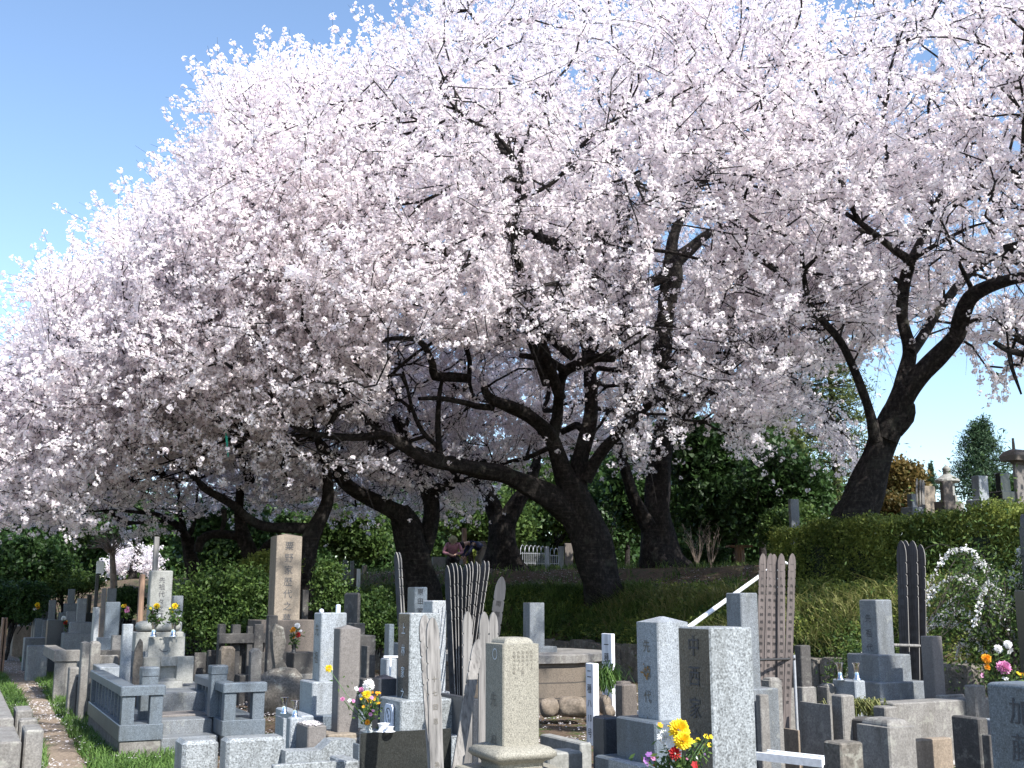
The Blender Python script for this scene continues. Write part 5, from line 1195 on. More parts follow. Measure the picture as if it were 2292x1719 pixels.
kerb('longer blue grey kerb stone just beyond the striped block', 1, (172, 162, 345, 765, None), 25.5, 'granite_grey', name='stone_block', cat='stone block')
kerb('brown stained wall of a raised plot at the far left', 1, (95, 82, 300, 682, None), 32, 'concrete_warm', name='plot_wall', cat='low wall')
# left group graves
LG = [('tall blue gravestone above two plinths in the left group, dark plinths with a bright edge', (538, 533, 600, 490, 655), 23.5, 'granite_grey', [(.12, 730), (.12, None)]),
      ('dark narrow gravestone on a square base near the bright edged one', (474, 470, 520, 426, 525), 29, 'granite_blue', [(.08, 590), (.1, None)]),
      ('slim dark blue gravestone leftmost among the left group', (291, 287, 336, 463, 580), 30, 'granite_blue', [(.08, 630), (.1, None)]),
      ('plain grey gravestone right beside the leftmost slim one', (341, 338, 388, 503, 640), 29, 'granite_grey', [(.12, None)]),
      ('broad low blue stone at the far left on the brown walled plot', (133, 130, 233, 601, 680), 33, 'granite_blue', []),
      ('short pale stone with a square top in front of the narrow dark gravestone', (462, 458, 526, 580, 660), 25, 'granite_grey', [(.08, None)]),
      ('wide dark polished box in the left group with a small white card', (332, 322, 440, 640, 812), 24, 'granite_dark', []),
      ('dark shaded gravestone right of the tall blue one', (606, 601, 634, 463, 590), 27, 'granite_black', [(.12, None)]),
      ('bright narrow stone post with a jagged edge in the left group', (656, 640, 690, 552, 800), 21, 'granite_white', []),
      ('large blue gravestone with a blotchy face behind the concrete coping', (733, 728, 831, 515, 760), 19.5, 'granite_blue', [(.10, 845), (.08, None)]),
      ('upper blue gravestone peeping over the large blotchy one', (744, 741, 806, 420, 540), 25, 'granite_grey', [(.1, None)]),
      ('grey brown rectangular stone post beside the large blotchy gravestone', (708, 703, 735, 420, 760), 22, 'stone_taupe', []),
      ('small brown box shaped stone right of the large blotchy gravestone', (775, 766, 836, 745, 850), 17.5, 'concrete', []),
      ('distant small grey gravestone left in the row by the brown wooden post', (822, 810, 842, 455, 620), 31, 'granite_grey', [(.1, None)]),
      ('distant small grey gravestone second in the row by the brown wooden post', (852, 846, 880, 470, 620), 31, 'granite_grey', [(.1, None)]),
      ('distant small grey gravestone nearest to the brown wooden post', (885, 880, 915, 490, 640), 29, 'stone_taupe', [(.1, None)]),
      ('low dark stone between the leftmost slim gravestone and the polished box', (245, 235, 300, 630, 690), 29, 'granite_blue', [])]
for lab, m5, d, mt, pl in LG: grave(lab, 1, m5, d, mt, 'flat', pl, group='graves in the shaded left group')
# ruins: dark weathered posts and lintels left of the tan stone
t = thing('stone_enclosure', 'dark weathered stone posts and lintels left of the tall tan gravestone', 'enclosure', tuple(at(*zp(2, 700, 1000), 17.5)))
for cx, xl, xr, yt, yb in ((590, 575, 635, 668, 1010), (680, 668, 738, 672, 1010), (785, 775, 822, 682, 1010), (832, 824, 895, 668, 1010)):
    bx = mbox(2, cx, xl, xr, yt, yb, 17.8); bx[3] = -.05; pillar_mesh(bx, 'round').build('post', M['concrete_dark'], t)
bx = mbox(2, 585, 578, 930, 735, 800, 17.6); bx[2] = .14; bx[0] = bx[0] - V * .02; pillar_mesh(bx).build('lintel', M['concrete_dark'], t)
bx = mbox(2, 700, 692, 770, 800, 1010, 17.9); bx[3] = -.05; bx[2] = .1; pillar_mesh(bx).build('panel', M['concrete_dark'], t)
kerb('low dark coping on the left of the weathered posts', 2, (420, 415, 500, 865, None), 18.5, 'concrete_dark', name='coping', cat='coping'); kerb('dark square stone left of the weathered posts', 2, (515, 505, 570, 848, None), 18.0, 'concrete_dark', name='concrete_block', cat='concrete block')
# -- right hand kerbs
kerb('capped concrete post with a domed head behind the nearest gravestone', 5, (1055, 990, 1143, 1060, None), 9.8, 'concrete', 'dome', name='kerb_post', cat='kerb post'); kerb('rough concrete block hugging the domed post', 5, (990, 955, 1050, 1155, None), 9.4, 'concrete', bev=.03)
kerb('dark rough concrete block, larger of the two by the gravel', 5, (1470, 1262, 1480, 1225, None), 10.6, 'concrete'); kerb('low brown concrete step in front of the gravel', 5, (1250, 1058, 1262, 1400, None), 10.2, 'concrete_warm')
kerb('pale concrete panel behind the domed post with a dark round stain', 5, (1150, 1143, 1375, 1110, None), 12.4, 'concrete', name='plot_wall', cat='low wall')
kerb('capped concrete post beside the stone with two steel cups', 6, (185, 110, 268, 1105, None), 11.8, 'concrete', 'dome', name='kerb_post', cat='kerb post')
kerb('dark concrete post rising behind the yellow grass tuft', 6, (285, 206, 372, 1160, None), 10.6, 'concrete', 'flat', name='kerb_post', cat='kerb post')
kerb('short grey concrete stub right of the yellow grass tuft', 6, (580, 494, 672, 1240, None), 10.8, 'concrete'); kerb('dark concrete wall below the yellow grass tuft', 6, (440, 285, 600, 1330, None), 10.5, 'concrete_dark')
kerb('long concrete plot wall running right from the yellow grass tuft', 6, (640, 500, 1330, 1215, None), 11.3, 'concrete', name='plot_wall', cat='low wall')
kerb('tan lower ledge of the long concrete plot wall', 6, (700, 640, 1045, 1475, None), 10.8, 'concrete_warm', name='plot_wall', cat='low wall')
kerb('big concrete post with a domed head in the lower right', 6, (605, 378, 795, 1385, None), 8.3, 'concrete', 'dome', name='kerb_post', cat='kerb post', h=.05); kerb('mossy low concrete post beside the white grating', 6, (275, 150, 432, 1490, None), 8.0, 'rock', name='kerb_post', cat='kerb post')
kerb('dark concrete post with a sunlit side left of the cropped gravestone', 6, (1225, 1033, 1290, 1318, None), 8.8, 'concrete_dark', name='kerb_post', cat='kerb post'); kerb('narrow dark post hidden behind the cropped gravestone', 6, (1300, 1245, 1330, 1435, None), 8.2, 'concrete_dark', name='kerb_post', cat='kerb post')
kerb('small concrete cube on the plot wall near the colourful flowers', 6, (1200, 1120, 1275, 1092, 1175), 11.6, 'concrete'); kerb('flat concrete slab on the plot wall behind the square grey post', 6, (960, 925, 1130, 1160, 1185), 11.9, 'concrete')
kerb('pale grey vase block carrying two steel cups', 6, (375, 215, 448, 1058, None), 11.6, 'granite_light', name='vase_block', cat='vase block')
kerb('dark narrow stone box left of the blue grey gravestone plinth', 4, (1085, 1000, 1200, 1312, None), 7.5, 'granite_dark', name='stone_box', cat='stone box')
kerb('thin granite kerb at the bottom beside the yellow bouquet', 4, (1330, 1110, 1400, 1645, None), 6.0, 'granite_light'); kerb('small brown stone block left of the blue grey gravestone', 4, (1212, 1155, 1312, 1085, None), 10.2, 'stone_brown', name='stone_block', cat='stone block')
kerb('higher brown stone cube behind the small brown block', 4, (1205, 1160, 1275, 1065, None), 11.0, 'stone_brown', name='stone_block', cat='stone block')
kerb('pale concrete kerb right of the beige gravestone foot', 4, (920, 640, 1000, 1490, None), 8.4, 'marble_pale'); kerb('lower pale concrete kerb behind the beige gravestone', 4, (700, 600, 940, 1560, None), 7.6, 'marble_pale')
# raised gravel plots
for nm, (x, y), w_, h_, z_, lb_ in (('gravel_plot', zp(5, 1200, 1400), 2.4, 2.6, .2, 'pale gravel filling the right hand plots'), ('gravel_plot', zp(6, 960, 1640), 1.6, 1.0, .02, 'pale gravel with petals at the foot of the plot wall')):
    g = gz(x, y, z_); m = MB(); 
    for i in range(13):
        for j in range(13): m.v.append((g.x + U.x * (i / 12 * w_ - .6) + V.x * (j / 12 * h_), g.y + U.y * (i / 12 * w_ - .6) + V.y * (j / 12 * h_), z_ + rnd.uniform(-.012, .012)))
    for i in range(12):
        for j in range(12): a_ = i * 13 + j; m.f.append([a_, a_ + 13, a_ + 14, a_ + 1]); m.m.append(0); m.sm.append(False)
    tag(m.build(nm, M['gravel']), lb_, 'gravel', kind='stuff')
# -- retaining kerb of rough stones along the foot of the bank: each stone its own
k = 0; per = 0; pts = [Vector((*w, 0)) for w in WALL]
wh = {0: 'big', 1: 'squat', 2: 'chipped', 3: 'dark', 4: 'mossy'}
WALLS = 'rough kerb stones along the foot of the bank'; kn = 0
ORD = 'first second third fourth fifth sixth seventh eighth ninth tenth eleventh twelfth thirteenth fourteenth fifteenth sixteenth seventeenth eighteenth nineteenth twentieth'.split()
ORD = ORD + ['twenty ' + w_ for w_ in ORD[:9]] + ['thirtieth'] + ['thirty ' + w_ for w_ in ORD[:9]]
for i in range(1, 5):
    A, B = pts[i], pts[i + 1]; L = (B - A).length; n = max(1, int(L / .72)); 
    for j in range(n):
        p = A.lerp(B, (j + .5) / n); dr = (B - A).normalized(); nr = Vector((dr.y, -dr.x, 0)); q = (B - A).length / n * .49; mb = MB(); rings = []
        for z_, s_ in ((-.1, 1.0), (.25, 1.02), (.55, 1.0), (.66, .97), (.70 + rnd.uniform(-.04, .04), .86)):
            ring = []
            for an in range(12):
                a_ = 6.283 * an / 12; ex = math.copysign(abs(math.cos(a_)) ** .35, math.cos(a_)); ey = math.copysign(abs(math.sin(a_)) ** .35, math.sin(a_)); ring.append(Vector((p.x, p.y, z_ + rnd.uniform(-.01, .01))) + dr * (ex * q * s_ + rnd.uniform(-.012, .012)) + nr * (ey * .2 * s_ + rnd.uniform(-.015, .015)))
            rings.append(ring)
        mb.loft(rings); o_ = mb.build('kerb_boulder', M['rock'], None, None, (p.x, p.y, 0)); tag(o_, ORD[kn] + ' rough squared stone from the right in the kerb below the grassy bank', 'kerb boulder', WALLS); kn += 1
# low stones before the rounded enclosure
for j, (x0, x1, y0, y1) in enumerate(((640, 770, 1185, 1300), (772, 960, 1175, 1300), (1055, 1130, 1165, 1290), (1080, 1150, 1230, 1310))):
    p = at(*zp(4, (x0 + x1) / 2, (y0 + y1) / 2), 15.2 - .4 * (j == 3)); w = (x1 - x0) / Z / 2 * mpp(15.2); hh = (y1 - y0) / Z / 2 * mpp(15.2)
    rock('rough_stone', ['tan rough stone left of the pair before the rounded block enclosure', 'longest tan rough stone before the rounded block enclosure', 'rough pale stone right of the nearer white marker post', 'lowest rough stone at the foot of the two marker posts'][j], 'rough stone', (p.x, p.y, p.z), (w, .2, hh), 'rock_pale', j * 2.1)
# rounded concrete block enclosure
t = thing('block_enclosure', 'rounded concrete block enclosure with a projecting cap below the bank', 'enclosure', tuple(at(*zp(4, 820, 1190), 16)))
cb = at(*zp(4, 520, 1190), 17.4); zt = zat(cb.x, cb.y - 1.4, 1180 + 885 / Z); cxy = Vector((cb.x, cb.y, 0)); rr = 1.25
def ngon(r, z, n=10): return [Vector((cxy.x + r * math.cos(a0), cxy.y + r * math.sin(a0), z)) for a0 in [2 * math.pi * (k + .5) / n for k in range(n)]]
MB().loft([ngon(rr, -.05), ngon(rr, zt - .12)]).build('wall', M['block_wall'], t); MB().loft([ngon(rr + .07, zt - .119), ngon(rr + .07, zt - .015), ngon(rr + .03, zt)]).build('cap', M['concrete'], t)
# ------------------------------------------------------------------ memorial boards
def sotoba(label, top, bot, w, right, mt, th=.014, txt=None, tmat='ink', group=None, size=.55, step=.95, start=5.2, parent_loc=None):
    g_ = gh(bot.x, bot.y) - .1
    if bot.z > g_: bot = bot + (bot - top) * ((bot.z - g_) / max(.3, top.z - bot.z))
    upv = (top - bot); h = upv.length; upv = upv.normalized(); right = (right - upv * right.dot(upv)).normalized(); nrm = right.cross(upv).normalized()
    if nrm.y > 0: nrm = -nrm
    t = thing('memorial_board', label, 'memorial board', tuple(bot), group)
    half = [(.0, h), (.16, h - .10 * w), (.34, h - .42 * w), (.47, h - .95 * w), (.5, h - 1.5 * w), (.5, h - 2.0 * w), (.40, h - 2.1 * w), (.5, h - 2.25 * w), (.5, h - 3.1 * w), (.40, h - 3.2 * w), (.5, h - 3.35 * w), (.5, h - 4.2 * w), (.40, h - 4.3 * w), (.5, h - 4.45 * w), (.5, h - 5.2 * w), (.42, h - 5.3 * w), (.5, h - 5.45 * w), (.48, 0)]
    out = [(x * w, y) for x, y in half] + [(-x * w, y) for x, y in half[::-1][:-1]]
    F_ = [bot + right * x + upv * y - nrm * 0 for x, y in out]; B_ = [p - nrm * th for p in F_]
    mb = MB(); mb.loft([F_, B_], 0, False, False); mb.add(F_, [list(range(len(F_)))[::-1]], 1); mb.add(B_, [list(range(len(B_)))], 1); mb.build('board', [M['wood_grey'] if mt in ('wood_shade_dark', 'wood_shade_black') else M[mt], M[mt]], t)  # dark boards: shade is in the face colour, edges get the sunlit grey
    if txt: write(t, txt, top - upv * (w * 1.2) + nrm * .003, right if right.x > 0 or True else -right, -upv, w * size, w * step, M[tmat], 1.0)
    return t
KJ = ['一', '一', '卜', '為', '南', '無', '大', '師', '遍', '照', '金', '剛', '追', '善', '菩', '提', '也', '施', '主', '家']
def b2(o, xt, yt, xb, yb, d, db=None): return at(*zp(o, xt, yt), d), at(*zp(o, xb, yb), db or d)
GB = 'weathered wooden memorial boards'
# light foreground boards
T_, B_ = b2(3, 955, 600, 1035, 1760, 6.1, 5.9); sotoba('split grey board half in shadow, left of the two crossing the black slab', T_, B_, .07, U, 'wood_grey')
T_, B_ = b2(3, 1010, 620, 1045, 1780, 5.85, 5.8); sotoba('upright pale grey board with faded ink, right of the two crossing the black slab', T_, B_, .072, U, 'wood_grey', txt=[' ', ' ', ' ', '十', '七', '回', '忌', ' ', ' ', '為', ' ', ' ', '菩', '提'], tmat='engraved_soft', size=.42, step=.95)
T_, B_ = b2(3, 1253, 580, 1250, 1900, 7.6); sotoba('plain pale board standing left behind the leaning one', T_, B_, .068, U, 'wood_grey')
T_, B_ = b2(3, 1330, 770, 1160, 1800, 6.8, 6.5); sotoba('pale grey board leaning strongly to the right beside the beige gravestone', T_, B_, .064, U, 'wood_grey')
T_, B_ = b2(3, 1368, 582, 1355, 1900, 7.7); sotoba('tall pale board touching the left side of the beige gravestone', T_, B_, .07, U, 'wood_grey')
T_, B_ = b2(3, 1430, 585, 1440, 1700, 7.9); sotoba('pale board half behind the beige gravestone cap', T_, B_, .07, U, 'wood_grey')
T_, B_ = b2(3, 1490, 340, 1400, 1000, 8.8); sotoba('dark board leaning away to the right above the pale ones', T_, B_, .085, (U - V * .3), 'wood_shade_dark', txt=[' ', '南', '無', ' ', '為', ' '])
# dark bundle behind, seen from the side with sunlit edges
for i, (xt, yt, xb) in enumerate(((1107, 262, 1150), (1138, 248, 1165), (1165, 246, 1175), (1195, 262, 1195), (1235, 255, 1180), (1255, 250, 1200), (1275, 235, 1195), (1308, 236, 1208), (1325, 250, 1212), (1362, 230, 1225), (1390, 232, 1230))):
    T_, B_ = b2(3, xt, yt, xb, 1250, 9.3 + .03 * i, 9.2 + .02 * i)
    sotoba(['outermost left', 'second', 'third', 'fourth', 'fifth', 'sixth', 'seventh', 'eighth', 'ninth', 'tenth', 'outermost right'][i] + ' dark board from the left in the tall fanned bundle with sunlit edges', T_, B_, .085, (U * .12 - V).normalized(), 'wood_shade_black', .0065, KJ[:16], 'ink', 'tall fanned bundle of dark boards', .5, .98)
for i, x in enumerate((755, 774)):
    T_, B_ = b2(3, x, 172, x + 30, 700, 12.0 + .1 * i); sotoba(['left', 'right'][i] + ' one of two thin grey boards leaning above the green shrub', T_, B_, .085, (V - U * .2).normalized(), 'wood_shade_dark', .014, group='two thin leaning boards')
# five boards in a rack
t = thing('board_rack', 'thin dark metal rail holding the five upright memorial boards', 'rack', tuple(at(*zp(5, 965, 1100), 11.0)))
A_ = at(*zp(5, 960, 915), 10.85); B_ = at(*zp(5, 1225, 908), 11.15); mb = MB(); tube(mb, [(*A_, .014), (*B_, .014)], .3, 8); mb.build('rail', M['dark_metal'], t)
for x in (965, 1222): 
    p = at(*zp(5, x, 880), 11.0 + (x - 965) * .001); mb = MB(); tube(mb, [(p.x, p.y, .1, .014), (p.x, p.y, p.z, .014)], .4, 8); mb.build('upright', M['grey_metal'], t)
for i, (xt, yt, xb) in enumerate(((1010, 180, 985), (1063, 180, 1040), (1087, 184, 1085), (1137, 180, 1135), (1213, 180, 1180))):
    T_, B_ = b2(5, xt, yt, xb, 1150, 11.1 + .02 * (i == 2)); sotoba(['first', 'second', 'third', 'fourth', 'fifth'][i] + ' brownish board from the left in the rack beside the stained gravestone', T_, B_, .075 * 1.0, (U - V * .35).normalized(), 'wood_pinkish', .012, KJ, 'ink', 'five inked boards in a rack', .46, .92)
for i, (xt, yt, xb, d) in enumerate(((690, 92, 725, 12.9), (718, 90, 750, 13.0), (768, 92, 790, 12.9), (822, 118, 835, 12.95))):
    T_, B_ = b2(6, xt, yt, xb, 1200, d); sotoba(['leftmost', 'second', 'third', 'rightmost'][i] + ' of the four tall dark boards by the white flowering bush', T_, B_, .118, Vector((.67, -.74, 0)), 'wood_shade_black', .014, KJ, 'ink', 'four tall dark boards', .5, .98)
A_ = at(*zp(6, 640, 812), 12.7); B_ = at(*zp(6, 822, 818), 12.8); mb = MB(); tube(mb, [(*A_, .018), (*B_, .018)], .3, 6); tag(mb.build('wooden_batten', M['wood_grey'], None, None, tuple(A_)), 'horizontal wooden batten tied across the four tall dark boards', 'batten')
# -- white lettered marker posts
t, bx, _ = grave('white square marker post farther back, lettered down its left face', 4, (1133, 1065, 1157, 735, 1160), 15.3, 'wood_white', 'flat', (), [('L', ['一', '種', 'ロ', '14', '号', '1', '側'], .50, .30, .66, M['ink'], 1.0)], 'marker_post', 'marker post'); 
t, bx, _ = grave('white square marker post nearer the camera, stained at its foot', 4, (1008, 955, 1047, 940, None), 12.9, 'wood_white', 'flat', (), [('L', ['二', '種', 'ハ', '10', '号', '1', '側'], .62, .36, .92, M['ink'], .9)], 'marker_post', 'marker post')
# -- wooden posts at the left, lamps
grave('tall thin grey wooden post rising behind the pale rounded gravestone', 1, (1066, 1060, 1101, 65, 700), 17.0, 'wood_grey', 'flat', (), None, 'wooden_post', 'wooden post')
grave('thick brown weathered wooden post left of the pale rounded gravestone', 1, (968, 960, 1003, 328, None), 16.0, 'wood_brown', 'pyr', (), None, 'wooden_post', 'wooden post')
for i, x in enumerate((20, 42)):
    grave(['left', 'right'][i] + ' brown weathered stump at the left edge of the picture', 1, (x, x - 8, x + 13, 625, None), 24, 'wood_brown', 'round', (), None, 'wooden_stump', 'wooden stump')
t = thing('pole_lamp', 'pair of thin metal poles with a small white box on top', 'pole', tuple(at(*zp(1, 672, 550), 26)))
for x in (668, 678):
    p = at(*zp(1, x, 320), 26); mb = MB(); tube(mb, [(p.x, p.y, gh(p.x, p.y) - .05, .025), (p.x, p.y, p.z, .025)], .8, 8); mb.build('pole', M['dark_metal'], t)
p = at(*zp(1, 664, 318), 26); MB().block((p.x, p.y), .16, .12, p.z, p.z + .28, .01).build('box', M['white_metal'], t)
# -- white handrail running up the bank
t = thing('handrail', 'white tubular handrail slanting up the bank behind the gravestones', 'handrail', tuple(at(*zp(5, 505, 680), 12)))
A_ = at(*zp(5, 440, 730), 12.0); B_ = at(*zp(5, 1030, 305), 16.5); C_ = at(*zp(5, 1120, 240), 17.3); D_ = at(*zp(5, 1170, 250), 17.8); mb = MB(); tube(mb, [(*A_, .027), (*B_, .027), (*C_, .027), (*D_, .027)], .4, 10); mb.build('rail', M['white_metal'], t)
for f in (.05, .97):
    p = A_.lerp(C_, f); mb = MB(); g = gh(p.x, p.y); tube(mb, [(p.x, p.y, g - .05, .024), (p.x, p.y, p.z, .024)], .4, 8); mb.build('upright', M['white_metal'], t)
# -- white grating lying on the kerbs
t = thing('drain_grating', 'white slatted metal grating lying in front of the brown step', 'grating', tuple(at(*zp(5, 965, 1560), 8.6)))
A_ = at(*zp(5, 950, 1518), 8.9); B_ = at(*zp(5, 1415, 1598), 8.5); dv = (B_ - A_); dv.z = 0; L_ = dv.length; dv.normalize(); nv = Vector((-dv.y, dv.x, 0)); zz = B_.z
mb = MB(); mb.block((A_.x, A_.y), L_, .02, zz - .06, zz, .003, 0, dv, nv); mb.block((A_.x + nv.x * .17, A_.y + nv.y * .17), L_, .02, zz - .06, zz, .003, 0, dv, nv); mb.build('side_bars', M['white_metal'], t)
for k in range(9):
    q = A_ + dv * (L_ * (k + .5) / 9) + nv * .021; MB().block((q.x, q.y), .025, .147, zz - .045, zz - .008, .002, 0, dv, nv).build('slat', M['white_metal'], t)
# -- thin white pole sign among graves
t = thing('water_tap_post', 'thin white T shaped metal post beside the green shrub', 'metal post', tuple(at(*zp(3, 720, 1020), 10.4)))
p = at(*zp(3, 718, 900), 10.4); q = at(*zp(3, 718, 1025), 10.4); mb = MB(); tube(mb, [(*q, .008), (*p, .014)], .2, 8); mb.block((p.x - .06, p.y), .13, .03, p.z, p.z + .018, .002, 0, Vector((1, 0, 0)), Vector((0, 1, 0))); mb.build('post', M['white_metal'], t)
# -- little wooden table on the plateau
t = thing('wooden_table', 'small rough brown wooden table on the brown bank near the hedge', 'table', tuple(at(*zp(5, 860, 235), 34)))
A_ = at(*zp(5, 775, 122), 34); w_ = 165 / Z * mpp(34); MB().block((A_.x, A_.y), w_, .6, A_.z - .06, A_.z, .01, 0, Vector((1, 0, 0)), Vector((0, 1, 0))).build('table_top', M['wood_brown'], t)
for x, yy in ((.25, .05), (w_ - .4, .05), (.3, .48), (w_ - .25, .48)):
    g = gh(A_.x + x, A_.y + yy); mb = MB(); tube(mb, [(A_.x + x, A_.y + yy, g - .1, .05), (A_.x + x + .03, A_.y + yy, (g + A_.z) / 2, .06), (A_.x + x, A_.y + yy, A_.z - .062, .05)], .2, 8, .05); mb.build('leg', M['wood_brown'], t)
# -- white arched fence on the plateau
def archfence(label, o, x0, x1, y0, y1, d0, d1, n, name='arched_fence'):
    A = at(*zp(o, x0, y1), d0); B = at(*zp(o, x1, y1), d1); h = (y1 - y0) / Z * mpp((d0 + d1) / 2); t = thing(name, label, 'fence', tuple(A)); dv = (B - A) / n
    for k in range(n + 1):
        p = A + dv * k; mb = MB(); tube(mb, [(*p, .010), (p.x, p.y, p.z + h * .78, .010)], .5, 6); mb.build('upright', M['grey_metal'], t)
    for k in range(0, n - 1, 2):
        p = A + dv * k; q = p + dv * 2; mb = MB(); L = (q - p).length / 2
        tube(mb, [(*(p + dv * (1 - math.cos(a_))), .010) for a_ in ()] or [(*(p + dv * (1 - math.cos(a_)) + Vector((0, 0, h * .78 + L * math.sin(a_)))), .010) for a_ in np.linspace(0, math.pi, 7)], .1, 6); mb.build('arch', M['grey_metal'], t)
    for z_ in (.12, .70):
        mb = MB(); tube(mb, [(A.x, A.y, A.z + h * z_, .010), (B.x, B.y, B.z + h * z_, .010)], 1, 6); mb.build('rail', M['grey_metal'], t)
archfence('white arched iron fence left of the pale post behind the cherry trees', 4, 508, 676, 150, 262, 43, 46, 12); archfence('short white arched iron fence right of the pale post', 4, 712, 768, 170, 262, 46, 47, 4)
grave('pale round topped post between the two arched fences', 4, (684, 678, 706, 135, 268), 45, 'granite_light', 'dome', (), None, 'fence_post', 'post')
# plateau stones seen between the trunks
for lab, o, m5, d, mt in (('blue grey stone post at the right end of the arched fence', 4, (772, 768, 806, 132, 262), 44, 'granite_blue'), ('dark stone behind the blue grey post at the fence', 4, (815, 808, 870, 110, 265), 47, 'stone_brown'),
                          ('pale square stone behind the arched fence on its left', 4, (560, 553, 604, 80, 230), 55, 'marble_pale'), ('far grey stone over the arched fence, middle one', 4, (640, 632, 690, 60, 220), 58, 'granite_grey'),
                          ('narrow far blue stone touching the forked cherry trunk', 4, (500, 497, 515, 45, 160), 56, 'granite_blue'),
                          ('blue gravestone in the shade left of a small white sign', 3, (398, 392, 426, 226, 356), 31, 'granite_blue'), ('pair stone beside the shaded blue gravestone', 3, (448, 444, 470, 234, 330), 32, 'granite_grey'), ('dark stone right behind the small white sign', 3, (470, 466, 492, 285, 360), 30, 'stone_brown'),
                          ('brown square stone under the evergreen in the shade', 3, (530, 525, 560, 262, 335), 34, 'stone_taupe'), ('pale low stone block below the pink jacketed visitor', 3, (1012, 1004, 1100, 205, 250), 37, 'marble_pale'),
                          ('grey stone block between the two visitors', 3, (1150, 1140, 1220, 215, 250), 37, 'granite_light'), ('dark grey stone behind the tall tan gravestone on its right', 2, (1165, 1155, 1200, 230, 330), 27, 'granite_dark'),
                          ('blue grey stone standing alone in the evergreens above the hedge', 5, (1197, 1180, 1256, -195, 30), 27, 'granite_grey')):
    grave(lab, o, m5, d, mt)
# white lettered sign
t, bx, _ = grave('small white lettered sign among the shaded stones', 3, (491, 488, 515, 287, 358), 29.5, 'wood_white', 'flat', (), None, 'small_sign', 'sign')
p_ = at(*zp(3, 1232, 130), 37.5); t = thing('wooden_post', 'thin brown wooden post standing between the two visitors', 'wooden post', (p_.x, p_.y, gh(p_.x, p_.y)))
a_ = at(*zp(3, 1232, 5), 37.5); MB().block((a_.x - .05, a_.y), .13, .13, gh(a_.x, a_.y) - .1, a_.z, .01).build('post', M['wood_brown'], t)
# right skyline stones above the hedge (photo pixels)
def sky_stone(lab, cx, xl, xr, yt, yb, d, mt, cap='flat'):
    f = lambda x, y: ((x - 1792) * Z, (y - 1180) * Z); a_, b_ = f(cx, yt); grave(lab, 6, (a_, f(xl, 0)[0], f(xr, 0)[0], b_, f(0, yb)[1]), d, mt, cap, [(.1, None)])
sky_stone('small blue grey stone on the skyline right of the leaning trunk', 2040, 2029, 2050, 1105, 1135, 24, 'granite_grey'); sky_stone('square tan stone on the skyline behind the hedge', 2068, 2057, 2093, 1087, 1130, 25, 'stone_tan')
sky_stone('brown streaked stone on the skyline under the white stupa', 2110, 2102, 2132, 1076, 1122, 24, 'stone_brown'); sky_stone('tall grey stone with a chipped top on the skyline', 2190, 2173, 2211, 1064, 1118, 23, 'granite_light')
sky_stone('black stained stone on the skyline near the roofed pillar', 2238, 2226, 2260, 1058, 1100, 22, 'granite_black'); sky_stone('low pale stone on the skyline beside the stupa base', 2138, 2133, 2142, 1108, 1125, 26, 'marble_pale')
for i, x in enumerate((2053, 2061, 2067)):
    T_ = at(x, 1070 + 2 * i, 24.5); B_ = at(x, 1140, 24.5); sotoba(['left', 'middle', 'right'][i] + ' one of three pale boards on the skyline by the tan stone', T_, B_, .075, U, 'wood_grey', group='three pale skyline boards')
t = thing('stone_stupa', 'white stone stupa with a ringed finial on the skyline', 'stupa', tuple(at(2120, 1130, 28)))
c = at(2119, 1060, 28); k_ = mpp(28)
def lathe(prof, c, n=16, squash=1): return [[Vector((c.x + r * math.cos(2 * math.pi * i / n), c.y + r * math.sin(2 * math.pi * i / n), c.z + z)) for i in range(n)] for r, z in prof]
MB().loft(lathe([(20 * k_, -22 * k_), (27 * k_, -18 * k_), (26 * k_, -14 * k_), (12 * k_, -4 * k_), (9 * k_, -2 * k_)], c, 4 * 4), 0, False).build('roof', M['marble_pale'], t)
MB().loft(lathe([(8 * k_, -3 * k_), (8 * k_, 4 * k_), (10 * k_, 5 * k_), (8 * k_, 8 * k_), (10 * k_, 10 * k_), (8 * k_, 13 * k_), (4 * k_, 17 * k_), (.5 * k_, 19 * k_)], c), 0, True).build('finial', M['marble_pale'], t)
MB().loft(lathe([(20 * k_, -95 * k_), (20 * k_, -60 * k_), (14 * k_, -55 * k_), (15 * k_, -22 * k_)], c), 0, False).build('body', M['marble_pale'], t)
t = thing('roofed_pillar', 'roofed stone pillar with two upright horns at the far right', 'stone pillar', tuple(at(2285, 1120, 20)))
bx = mbox(6, (2272 - 1792) * Z, (2265 - 1792) * Z, (2320 - 1792) * Z, (1040 - 1180) * Z, (1130 - 1180) * Z, 20); bx[3] = gh(bx[0].x, bx[0].y) - .1; pillar_mesh(bx).build('shaft', M['stone_taupe'], t)
c, a, b, z0, z1 = bx; m = MB(); m.loft([ringz(c, a, b, i_, z1 + z_, .02) for i_, z_ in ((0, .0), (-.03, .05), (-.14, .07), (-.16, .16), (-.10, .24), (-.02, .28))]); m.build('roof', M['stone_brown'], t)
for s in (.0, a * .9): mb = MB(); q = c + U * s; tube(mb, [(q.x, q.y, z1 + .27, .03), (q.x, q.y, z1 + .48, .02)], .1, 8); mb.build('horn', M['stone_brown'], t)

